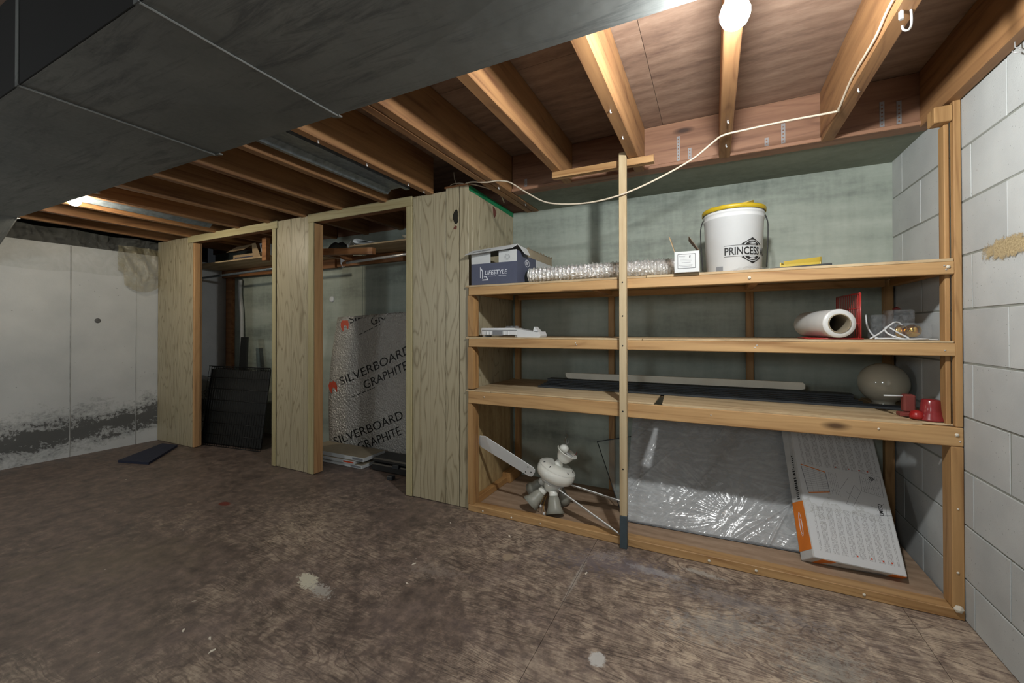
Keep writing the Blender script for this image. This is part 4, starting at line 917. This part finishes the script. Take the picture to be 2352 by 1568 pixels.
mb.add([fn(V((.034*i/n, y, 0))) for i in range(n+1) for y in (0, .022)], [(2*i, 2*i+1, 2*i+3, 2*i+2) for i in range(n)]); mb.build('grey_label', greyink, bu)
for s_ in (-1, 1):
    MB().tube(smooth([(.095+s_*.138, 2.36, ZT+.29), (.095+s_*.150, 2.36, ZT+.24), (.095+s_*.146, 2.35, ZT+.12), (.095+s_*.14, 2.33, ZT+.03)]), .003, 6).build('bail_wire', ink, bu)
pk = MB(); pk.open_ok = True
pk.grid(lambda u, v: (.07+u*.17, 2.20+v*.06, ZT+.002+.024*sin(pi*u)*(.6+.4*v)+.006*sin(u*19+v*7)), 12, 6)
tag(pk.build('clear_wrapper', blister), 'small crumpled clear wrapper in front of the white bucket', 'wrapper')
# second lid
l2 = thing('yellow_lid', (.37, 2.36, ZT), 'yellow bucket lid handle lying on the top shelf right of the bucket', 'lid')
grip(Mx.Translation((.375, 2.33, ZT+.0115)) @ Mx.Rotation(rad(2), 4, 'Z'), l2)
MB(Mx.Translation((.375, 2.36, ZT+.006))).lathe([(0, 0), (.11, 0), (.112, .004), (0, .005)], 40).build('disc', yellow_m, l2)
bt = MB().hexa([(.235, 2.20, ZT+.001), (.46, 2.185, ZT+.001), (.47, 2.25, ZT+.001), (.25, 2.27, ZT+.001), (.235, 2.20, ZT+.007), (.46, 2.185, ZT+.012), (.47, 2.25, ZT+.014), (.25, 2.27, ZT+.008)]).build('black_flat_bag', black_m)
tag(bt, 'flat black pouch in front of the yellow lid handle on the top shelf', 'pouch')
# ================================================================== MIDDLE SHELF
Z2 = 1.0568
ap = thing('white_base_unit', (-1.1, 2.28, Z2), 'white plastic tray-like appliance part with clips on the middle shelf', 'appliance part')
M = Mx.Translation((-1.30, 2.22, Z2)) @ Mx.Rotation(rad(-3), 4, 'Z')
mb = MB(M); P = [(0, .012), (.008, .052), (.012, .056), (.235, .056), (.27, .046), (.275, .02), (.25, .012)]
mb.prism(P, -.10, 0, frame((0, 0, 0), (1, 0, 0), z=(0, -1, 0))); mb.build('body', white_p, ap)
mb = MB(M); P = [(.265, 0), (.262, .03), (.275, .048), (.39, .030), (.405, .034), (.415, .012), (.41, 0)]
mb.prism(P, -.085, .006, frame((0, 0, 0), (1, 0, 0), z=(0, -1, 0))); mb.build('sloped_end', white_p, ap)
mb = MB(M); mb.box(.012, .262, -.006, .0, .012, .040, b=.003); mb.build('front_clip_bar', white_p, ap)
mb = MB(M); mb.box(.095, .165, -.0075, -.001, .010, .038); mb.build('recess', greyink, ap)
for x in (.052, .078, .175, .2): MB(M).box(x, x+.008, -.012, -.004, .012, .036, b=.002).build('clip', white_p, ap)
MB(M).prism([(.355, .036), (.362, .062), (.39, .034)], -.07, -.02, frame((0, 0, 0), (1, 0, 0), z=(0, -1, 0))).build('hook', white_p, ap)
MB(M).box(.017, .262, -.0068, -.0058, .041, .043).build('shadow_line', ink, ap)
for x in (.01, .24): MB(M).box(x, x+.02, .01, .09, 0, .013, b=.002).build('foot', white_p, ap)
mb = MB(M)
for i in range(5): mb.lathe([(.0, 0), (.012, 0), (.013, .006), (.009, .012), (0, .012)], 10, Mx.Translation((.17+i*.017, .045+.012*(i % 2), .056)))
tag(mb.build('hardware_bag', blister), 'little clear packet of hardware on top of the white appliance part', 'packet')
# red wire rack + film roll
rk2 = thing('red_wire_rack', (.5, 2.3, Z2), 'red coated wire desk rack holding the roll of film', 'rack')
def wirepanel(o, du_, dv_, nu_, nv_, r=.0022):
    mb = MB(); o = V(o); du_ = V(du_); dv_ = V(dv_)
    for i in range(nu_+1): mb.tube([o+du_*(i/nu_), o+du_*(i/nu_)+dv_], r if 0 < i < nu_ else .0035, 6)
    for j in (0, 1): mb.tube([o+dv_*j, o+dv_*j+du_], .0035, 6)
    for j in range(1, nv_): mb.tube([o+dv_*(j/nv_), o+dv_*(j/nv_)+du_], r, 5)
    return mb
wirepanel((.568, 2.24, Z2+.005), (-.02, .28, 0), (0, 0, .195), 12, 3).build('upright_grid', red_wire, rk2)
wirepanel((.575, 2.235, Z2+.004), (-.19, .0, 0), (.0, .27, 0), 12, 3).build('floor_grid', red_wire, rk2)
MB().hexa([(.385, 2.235, Z2), (.57, 2.235, Z2), (.57, 2.50, Z2), (.385, 2.50, Z2), (.385, 2.235, Z2+.003), (.57, 2.235, Z2+.003), (.57, 2.50, Z2+.003), (.385, 2.50, Z2+.003)]).build('base_sheet', red_wire, rk2)
rf = thing('film_roll', (.47, 2.3, Z2+.008), 'roll of clear wrapping film on a cardboard core inside the red rack', 'roll')
A = frame((.488, 2.205, Z2+.070), (1, 0, 0), z=(-.17, .985, 0))
MB(A).lathe([(.042, .0), (.0605, 0), (.0615, .004), (.0615, .33), (.0605, .334), (.042, .334), (.042, 0)], 48).build('film_winding', film_rm := plain('film_winding', S(206,206,204), .3, nz=.05), rf)
MB(A).lathe([(.038, -.004), (.0418, -.004), (.0418, .338), (.038, .338), (.038, -.004)], 48).build('core', kraft_d, rf)
# cords
for nm, P, lab in (('appliance_cord', [(.60, 2.24, Z2+.004), (.64, 2.26, Z2+.03), (.70, 2.30, Z2+.075), (.73, 2.32, Z2+.05), (.70, 2.34, Z2+.006), (.64, 2.30, Z2+.006), (.625, 2.36, Z2+.05), (.622, 2.38, Z2+.11)], 'white appliance cord looped beside the red rack'),
                   ('appliance_cord', [(.61, 2.22, Z2+.005), (.66, 2.225, Z2+.006), (.72, 2.23, Z2+.005), (.70, 2.27, Z2+.03), (.67, 2.29, Z2+.055), (.66, 2.26, Z2+.03), (.70, 2.235, Z2+.006), (.76, 2.225, Z2+.005), (.785, 2.24, Z2+.004)], 'white cord lying along the shelf edge in front of the clear packages')):
    tag(MB().tube(smooth(P, 6), .0035, 8).build(nm, cable_m if False else white_p), lab, 'cord')
# blister packs with brass knob
b1 = thing('blister_pack', (.74, 2.32, Z2), 'clear plastic blister pack with a round brass door knob', 'package')
def shell(x0, x1, y0, y1, z0, z1, t):
    mb = MB(); mb.open_ok = True; mb.box(x0, x1, y0, y1, z0, z1, b=.006); mb.build('clear_shell', blister, t)
shell(.685, .800, 2.245, 2.35, Z2+.006, Z2+.07, b1); MB().box(.68, .812, 2.235, 2.37, Z2+.001, Z2+.005, b=.001).build('backing_card', board_w, b1)
MB(frame((.752, 2.29, Z2+.038), (1, 0, 0), z=(.1, -1, .1))).lathe([(0, .028), (.012, .027), (.022, .02), (.028, .005), (.026, -.008), (.016, -.018), (.012, -.03), (.014, -.032)], 32).build('door_knob', gold, b1)
MB(frame((.722, 2.30, Z2+.035), (1, 0, 0), z=(.4, -1, .1))).lathe([(0, .006), (.022, .006), (.027, 0), (.028, -.004), (0, -.005)], 32).build('knob_rose', gold, b1)
b2 = thing('blister_pack', (.74, 2.40, Z2), 'empty clear blister shell stacked behind the one with the brass knob', 'package')
shell(.695, .785, 2.36, 2.44, Z2+.002, Z2+.13, b2); shell(.64, .692, 2.37, 2.43, Z2+.002, Z2+.11, b2)
MB().lathe([(0, .0), (.012, 0), (.014, .004), (.006, .010), (0, .012)], 16, Mx.Translation((.735, 2.40, Z2+.132))).build('red_sticker', red_gloss, b2)
# ================================================================== LOWER SHELF
Z3 = .7385
bb = thing('folded_dark_panels', (-.1, 2.55, Z3), 'flat bundle of long dark slate strips lying at the back of the lower shelf', 'strips')
for i in range(5):
    MB().box(-1.0+i*.01, (.78-i*.006 if i < 2 else .66-i*.012), 2.38+i*.022+.05, 2.40+i*.022+.05, Z3, Z3+.010+.006*i, b=.001).build('slat', glove, bb)
MB().box(-.98, .62, 2.545, 2.62, Z3-.010, Z3+.044, b=.002).build('slat', glove, bb)
wbds = MB().prism([(-.86, .800), (-.845, .786), (.41, .790), (.425, .797), (.425, .818), (.415, .828), (.1, .828), (-.5, .826), (-.855, .822), (-.862, .82)], -2.585, -2.565, frame((0, 0, 0), (1, 0, 0), z=(0, -1, 0)))
tag(wbds.build('white_board', woodtone_white), 'long narrow white painted board on the dark strips of the lower shelf', 'board')
gl = thing('globe_shade', (.715, 2.49, Z3), 'round cream opal glass lamp globe on the lower shelf', 'lamp shade')
GT = Mx.Translation((.740, 2.585, .7285))
prof = [(.044, .002), (.046, .002), (.046, .014), (.042, .020), (.045, .026)]
for k in range(3, 20):
    a = -pi/2+pi*k/20; prof.append((.0985*cos(a), .113+.0965*sin(a)))
prof.append((0, .2095))
MB(GT).lathe(prof, 56).build('globe', opal, gl); MB(GT).lathe([(.040, .0), (.051, .0), (.051, .008), (.046, .011), (.040, .006)], 40).build('fitter_collar', white_p, gl)
def bell(nm, x, y, z, lab, m, s=1.0, tilt=0):
    t = thing(nm, (x, y, z), lab, 'bell'); Mt = Mx.Translation((x, y, z)) @ Mx.Rotation(rad(tilt), 4, 'Y') @ Mx.Scale(s, 4)
    MB(Mt).lathe([(.046, 0), (.048, .002), (.047, .006), (.036, .026), (.033, .045), (.0295, .078), (.026, .082), (0, .084)], 12, smooth=True).build('cup', m, t); return t
bell('red_cup', .788, 2.235, Z3-.002, 'glossy dark red bell-shaped cup at the right end of the lower shelf', red_gloss, 1.0)
rb = thing('red_block', (.735, 2.30, Z3), 'dull red plastic fitting with a pale rod beside the red cup', 'fitting')
MB().box(.722, .762, 2.285, 2.325, Z3+.014, Z3+.088, b=.006).build('body', red_matte, rb); MB().box(.700, .752, 2.255, 2.30, Z3, Z3+.016, b=.003).build('foot', red_matte, rb)
MB().lathe([(0, 0), (.022, .001), (.024, .012), (.018, .03), (.0, .036)], 16, Mx.Translation((.742, 2.225, Z3))).build('red_knob', plain('bright_red', S(150,30,30), .3), rb)
MB().tube([(.66, 2.30, Z3+.078), (.722, 2.30, Z3+.080)], .0035, 8).build('rod', white_p, rb)
# ================================================================== BOTTOM BAY
ZB = .0185
fan = thing('ceiling_fan', (-.87, 2.36, ZB), 'white ceiling fan with frosted glass shades dumped on the bottom shelf', 'ceiling fan')
Mo = V((-.855, 2.36, .245)); ax = (V((0, 0, 1))*cos(rad(21))+V((.94, .34, 0))*sin(rad(21))+V((0, -.05, 0))).normalized()
FMt = frame(Mo, V((.94, .34, 0)) - ax*ax.dot(V((.94, .34, 0))), z=ax)
MB(FMt).lathe([(0, -.052), (.07, -.052), (.085, -.047), (.108, -.032), (.117, -.010), (.118, .006), (.112, .026), (.110, .028), (.100, .040), (.072, .050), (.045, .046), (0, .046)], 56).build('motor_housing', cream_enamel, fan)
MB(FMt).lathe([(.1125, .0265), (.1135, .029), (.1095, .031), (.1090, .0285), (.1125, .0265)], 56).build('trim_ring', cream_enamel, fan)
for k in (0, 1, 3, 4, 7, 8):
    a = 2*pi*k/10-.9; M = FMt @ Mx.Rotation(a, 4, 'Z') @ Mx.Translation((.094, 0, .0435)) @ Mx.Rotation(rad(33), 4, 'Y')
    MB(M).prism([(-.006, -.003), (.004, -.003), (.006, 0), (.004, .003), (-.006, .003)], 0, .0012).build('vent_slot', ink, fan)
MB(FMt).lathe([(0, -.060), (.078, -.060), (.080, -.0525), (0, -.0525)], 40).build('blade_plate', steel, fan)
MB(FMt).lathe([(0, .0465), (.030, .0465), (.026, .058), (.018, .075), (.018, .085)], 28).build('neck', cream_enamel, fan)
kit = FMt @ Mx.Translation((.01, 0, -.062))
MB(kit).lathe([(0, -.060), (.035, -.060), (.050, -.052), (.052, -.010), (.044, 0), (0, 0)], 36).build('light_kit', cream_enamel, fan)
# canopy, tipped further
can_o = V((-.80, 2.36, .345)); cax = V((.50, .10, .86)).normalized(); CMt = frame(can_o, V((.86, .1, -.5)), z=cax)
MB(CMt).lathe([(.022, -.035), (.034, -.028), (.046, -.006), (.052, .014), (.062, .026), (.066, .030), (.0665, .034), (.063, .034), (.048, .016), (.040, -.002), (.0, -.006)], 40).build('canopy', cream_enamel, fan)
MB(CMt).box(-.035, .04, -.012, .012, .024, .030, b=.002).build('mount_strap', steel, fan)
MB(CMt).lathe([(0, .012), (.018, .018), (.027, .032), (.0275, .044), (.021, .058), (.008, .066), (0, .067)], 28, Mx.Translation((-.026, 0, .0))).build('hanger_ball', cream_enamel, fan)
tip = CMt @ V((-.026, 0, .066))
for d in ((.01, 0, .03), (-.012, .01, .04), (.02, -.01, .025)):
    MB().tube(smooth([tip, tip+V(d)*.6+V((.004, 0, 0)), tip+V(d)]), .0011, 5).build('lead_wire', white_p, fan)
MB().tube(smooth([tip, tip+V((-.01, 0, .03)), tip+V((.006, 0, .05)), tip+V((-.004, 0, .066))]), .001, 5).build('lead_wire', plain('tan_wire', S(140,110,80), .5), fan)
rp = CMt @ V((.04, 0, .03)); MB().tube(smooth([rp, rp+V((.018, 0, .012)), rp+V((.024, 0, .03))]), .0014, 5).build('red_wire', red_gloss, fan)
# shades
def shade(neck, mouth, r=.054):
    neck, mouth = V(neck), V(mouth); d = (mouth-neck).normalized(); h = (mouth-neck).length
    M = frame(neck, d.orthogonal(), z=d)
    MB(M).lathe([(.021, -.024), (.025, -.020), (.026, .002), (.024, .006), (.0, .004)], 24).build('shade_holder', cream_enamel, fan)
    mb = MB(M); pr_ = [(.022, .004), (.030, h*.12), (.036, h*.4), (.040, h*.65), (r, h)]; mb.lathe(pr_+[(r-.002, h), (.038, h*.65), (.034, h*.4), (.028, h*.12), (.0205, .006)], 32); mb.build('glass_shade', frost, fan)
shade((-.928, 2.315, .130), (-.985, 2.27, .063), .056); shade((-.852, 2.31, .122), (-.828, 2.272, .030), .056); shade((-.96, 2.40, .155), (-1.03, 2.42, .085), .054); shade((-.86, 2.42, .125), (-.84, 2.45, .035), .05)
MB().tube(smooth([(-.895, 2.31, .115), (-.893, 2.26, .08), (-.885, 2.235, .055), (-.870, 2.225, .044)]), .0012, 5).build('pull_chain', gold, fan)
MB().tube(smooth([(-.905, 2.31, .115), (-.912, 2.27, .09), (-.914, 2.26, .075)]), .0012, 5).build('pull_chain', gold, fan)
for p in ((-.914, 2.26, .067), (-.878, 2.222, .044)):
    MB().lathe([(0, -.009), (.004, -.008), (.006, -.002), (.0055, .004), (.002, .009), (0, .0095)], 12, Mx.Translation(p)).build('pull_knob', white_p, fan)
# blades
def blade(a, b_, wdir, w0, w1, t=.005, clip=True):
    a, b_ = V(a), V(b_); d = (b_-a); L = d.length; M = frame(a, d, y=wdir)
    P = [(0, -w0*.18), (.006, -w0*.38), (.022, -w0*.5), (L-.035, -w1*.5), (L, -w1*.28), (L, w1*.28), (L-.035, w1*.5), (.022, w0*.5), (.006, w0*.38), (0, w0*.18)]
    o = MB(M).prism(P, -t/2, t/2).build('blade', blade_m, fan)
    for q in ((.02, 0), (.05, -w0*.28), (.05, w0*.28)):
        s_ = MB(M); s_.lathe([(0, 0), (.0042, 0), (.0042, .0012), (0, .002)], 8, Mx.Translation((q[0], q[1], t/2))); s_.lathe([(0, 0), (.0042, 0), (.0042, .0012), (0, .002)], 8, Mx.Translation((q[0], q[1], -t/2)) @ Mx.Rotation(pi, 4, 'X')); s_.build('blade_screw', ink, o)
    return o
blade((-.972, 2.30, .235), (-1.325, 2.245, .418), (.35, -.35, .85), .082, .098)
blade((-.825, 2.33, .150), (-.435, 2.165, .044), (-.20, .86, -.50), .075, .10)
blade((-.765, 2.42, .155), (-.44, 2.52, .060), (-.30, .86, -.44), .075, .10)
for p, q in (((-.84, 2.35, .185), (-.815, 2.325, .148)), ((-.80, 2.38, .185), (-.755, 2.42, .152))):
    MB().tube([p, q], .006, 8).build('blade_iron', steel, fan)
# glass pane with dark edge
gp = thing('leaning_glass_sheet', (-.4, 2.55, ZB), 'thin clear glass pane with a dark edge leaning behind the stick', 'glass')
A_, B_, C_, D_ = V((-.488, 2.47, ZB+.004)), V((-.70, 2.745, .352)), V((-.46, 2.775, .44)), V((-.25, 2.50, .09))
C_ = V((-.43, 2.785, .415)); D_ = A_+(C_-B_)
mb = MB(); nn = (B_-A_).cross(C_-A_).normalized()*.003; mb.hexa([A_, B_, C_, D_, A_+nn, B_+nn, C_+nn, D_+nn]); mb.build('sheet', glass_m, gp)
MB().tube([A_, B_], .0028, 6).build('edge', glove, gp); MB().tube([B_, C_], .0028, 6).build('edge', glove, gp)
# film-wrapped panel
wp = thing('wrapped_panel', (0, 2.5, ZB), 'flat panel wrapped in shiny clear film leaning in the bottom bay', 'panel')
pu = V((0, .585, .811)); pn = V((0, -.811, .585)); po = V((-.455, 2.385, ZB+.004))
PM = frame(po+V((0, 0, 0)), (1, .035, 0), y=pu)
PW, PH = .86, .70
MB(PM).box(0, PW, 0, PH, -.014, 0, b=.002).build('inner_panel', plain('grey_panel', S(160,161,160), .5), wp)
MB(PM).box(.0, PW, -.004, .010, -.018, .004, b=.001).build('edge_channel', plain('dark_edge', S(60,62,66), .4), wp)
random.seed(3)
folds = [(random.uniform(-.2, PW*.8), random.uniform(-.2, PH*.7), rad(random.choice((52, 58, 48, 62, 40, 70))), random.uniform(70, 200), random.uniform(.003, .008)) for _ in range(18)]
def wrap(u, v):
    x, y = u*PW, v*PH; z = .010
    for fx, fy, a, k, am in folds:
        d = (x-fx)*sin(a)-(y-fy)*cos(a); z += am*math.exp(-(d*k)**2)*max(0, .2+.8*sin(3*x+4*y+fx*9))
    r = math.hypot(x-.56, y-.10)+.02; th = math.atan2(y-.10, x-.56)
    z += .0024*mn.noise(V((th*13, r*2.2, 1)))*min(1, r*5)+.0018*mn.noise(V((th*34, r*7, 5)))*min(1, r*4)
    xr, yr = x*.64+y*.77, -x*.77+y*.64
    z += .0030*mn.noise(V((xr*3.5, yr*34, 9)))*min(1, max(0, (x-.15)*3))*max(0, 1-y/.6)+.0012*mn.noise(V((xr*20, yr*60, 2)))
    if x > PW-.003 or x < .003 or y < .004: z = -.002
    return PM @ V((x-.002+.004*u, y-.003, z))
mb = MB(); mb.open_ok = True; mb.grid(wrap, 240, 180); mb.build('clear_film', shrink, wp)
# carton of the blind / slab
ct = thing('printed_carton', (.55, 2.4, ZB), 'long white carton covered in small print with orange ends, leaning in the bottom bay', 'box')
CW, CH, CT = .33, .76, .08
def KM(p):
    a, b_, c = p[0]/CW, p[1]/CH, p[2]/CT
    f0 = V((.406, 2.28, .073))*(1-a)+V((.734, 2.30, .057))*a; f1 = V((.365, 2.762, .649))*(1-a)+V((.734, 2.7845, .631))*a
    k0 = V((.366, 2.335, .021))*(1-a)+V((.734, 2.352, .021))*a; k1 = V((.334, 2.795, .64))*(1-a)+V((.734, 2.8135, .64))*a
    f = f0*(1-b_)+f1*b_; k = k0*(1-b_)+k1*b_; return k*(1-c)+f*c
def sub(fn, M): return lambda p: fn(M @ V(p))
FACE = Mx.Translation((0, 0, CT-.0003))
SIDE = Mx(((0, 0, -1, -.0006), (1, 0, 0, 0), (0, -1, 0, 0), (0, 0, 0, 1)))    # local x along the length, y towards the back, z out to the left
o = MB(KM).box(0, CW, 0, CH, 0, CT-.001, b=.003).build('body', plain('carton_white', S(188,188,186), .65), ct)
me = bpy.data.meshes.new('front_face'); off = WL[ct.name]
pts = [KM(V((x, y, CT-.0005))) for x, y in ((.004, .003), (CW-.003, .003), (CW-.003, CH), (.004, CH))]
me.from_pydata([tuple(p-off) for p in pts], [], [(0, 1, 2, 3)]); uv = me.uv_layers.new(name='UVMap')
for li, c in enumerate(((0, 0), (1, 0), (1, 1), (0, 1))): uv.data[li].uv = c
me.materials.append(carton_m); fo = bpy.data.objects.new('front_print', me); C.objects.link(fo); fo.parent = ct; fo['label'] = 'white printed front face'
def kbox(nm, m, *a): return MB(KM).box(*a).build(nm, m, ct)
kbox('orange_end', orange, -.0008, .0, .035, .255, .002, CT-.002)
kbox('orange_end', orange, .035, .085, -.001, .0, .004, CT-.004)
kbox('orange_end', orange, CW-.05, CW-.002, -.001, .0, .004, CT-.004)
kbox('dark_strap', greyink, .10, CW-.06, -.0008, 0, .015, CT-.02)
# side lettering: runs up the left side face
mb = MB(sub(KM, SIDE))
x = .265
for i in range(21):
    wd = random.choice((.006, .009, .012)); z0_ = -.062+random.uniform(-.001, .001)
    mb.box(x, x+wd*.6, z0_ if False else z0_, z0_+.018 if i < 15 else z0_+.009, 0, .0004); x += wd+.002
mb.build('side_lettering', ink, ct)
mb = MB(sub(KM, SIDE @ Mx.Translation((.15, -.040, .001)))); ring(mb, 0, 0, .055, .010, .0012); ring(mb, -.01, 0, .035, .007, .001); mb.build('script_mark', whiteink, ct)
FT = sub(KM, FACE)
text('EMCO', .020, Mx.Identity(4), ink, ct, off=.0004, bend=sub(KM, FACE @ Mx.Translation((CW-.03, .245, 0)) @ Mx.Rotation(pi/2, 4, 'Z')))
FT0 = FT; FT = sub(KM, FACE @ Mx.Translation((0, -.155, 0)))
mb = MB(FT); ring(mb, CW-.045, .575, .0095, .0095, .003, 0, .0004); ring(mb, CW-.045, .575, .004, .004, .002, 0, .0004); mb.build('round_seal', ink, ct)
mb = MB(FT)
q = [(.030, .455), (.115, .475), (.113, .575), (.020, .60)]
def seg(mb, a, b_, w_): 
    a, b_ = V((a[0], a[1], 0)), V((b_[0], b_[1], 0)); d = (b_-a).normalized(); n = V((-d.y, d.x, 0))*w_; mb.add([a-n+V((0,0,.0005)), b_-n+V((0,0,.0005)), b_+n+V((0,0,.0005)), a+n+V((0,0,.0005))], [(0,1,2,3)])
mb.open_ok = True
for i in (0, 2): seg(mb, q[i], q[(i+1) % 4], .0022)
mb.build('window_frame_print', orange, ct)
mb = MB(FT); mb.open_ok = True
for i in (1, 3): seg(mb, q[i], q[(i+1) % 4], .0012)
for k in range(1, 12):
    t = k/12; a = (q[0][0]*(1-t)+q[3][0]*t, q[0][1]*(1-t)+q[3][1]*t); b_ = (q[1][0]*(1-t)+q[2][0]*t, q[1][1]*(1-t)+q[2][1]*t); seg(mb, a, b_, .0005)
for k in range(1, 4):
    t = k/4; a = (q[0][0]*(1-t)+q[1][0]*t, q[0][1]*(1-t)+q[1][1]*t); b_ = (q[3][0]*(1-t)+q[2][0]*t, q[3][1]*(1-t)+q[2][1]*t); seg(mb, a, b_, .0003)
for a, b_ in (((.17, .43), (.215, .53)), ((.195, .425), (.235, .50)), ((.17, .43), (.195, .425)), ((.215, .53), (.235, .50)), ((.18, .49), (.21, .46)), ((.16, .50), (.20, .565)), ((.24, .505), (.245, .60)), ((.315, .49), (.32, .59)), ((.245, .60), (.32, .59)), ((.24, .505), (.315, .49)), ((.27, .40), (.33, .41)), ((.28, .42), (.31, .46)), ((.26, .44), (.30, .43)), ((.31, .40), (.315, .45))): seg(mb, a, b_, .0006)
for r_ in range(9):
    for k in range(12):
        if random.random() < .75: seg(mb, (.250+.005*0+r_*.007, .50+k*.0075), (.250+r_*.007, .50+k*.0075+.005), .0007)
for r_ in range(5):
    for k in range(16):
        if random.random() < .75: seg(mb, (.125+r_*.007, .46+k*.0075), (.125+r_*.007, .46+k*.0075+.005), .0006)
mb.build('diagram_print', greyink, ct)
mb = MB(FT0)
for x in (.165, .215, .255, .285): mb.box(x, x+.006, .040, .047, 0, .0005); mb.box(x-.01, x-.004, .452, .458, 0, .0005)
mb.build('orange_square', redor, ct)
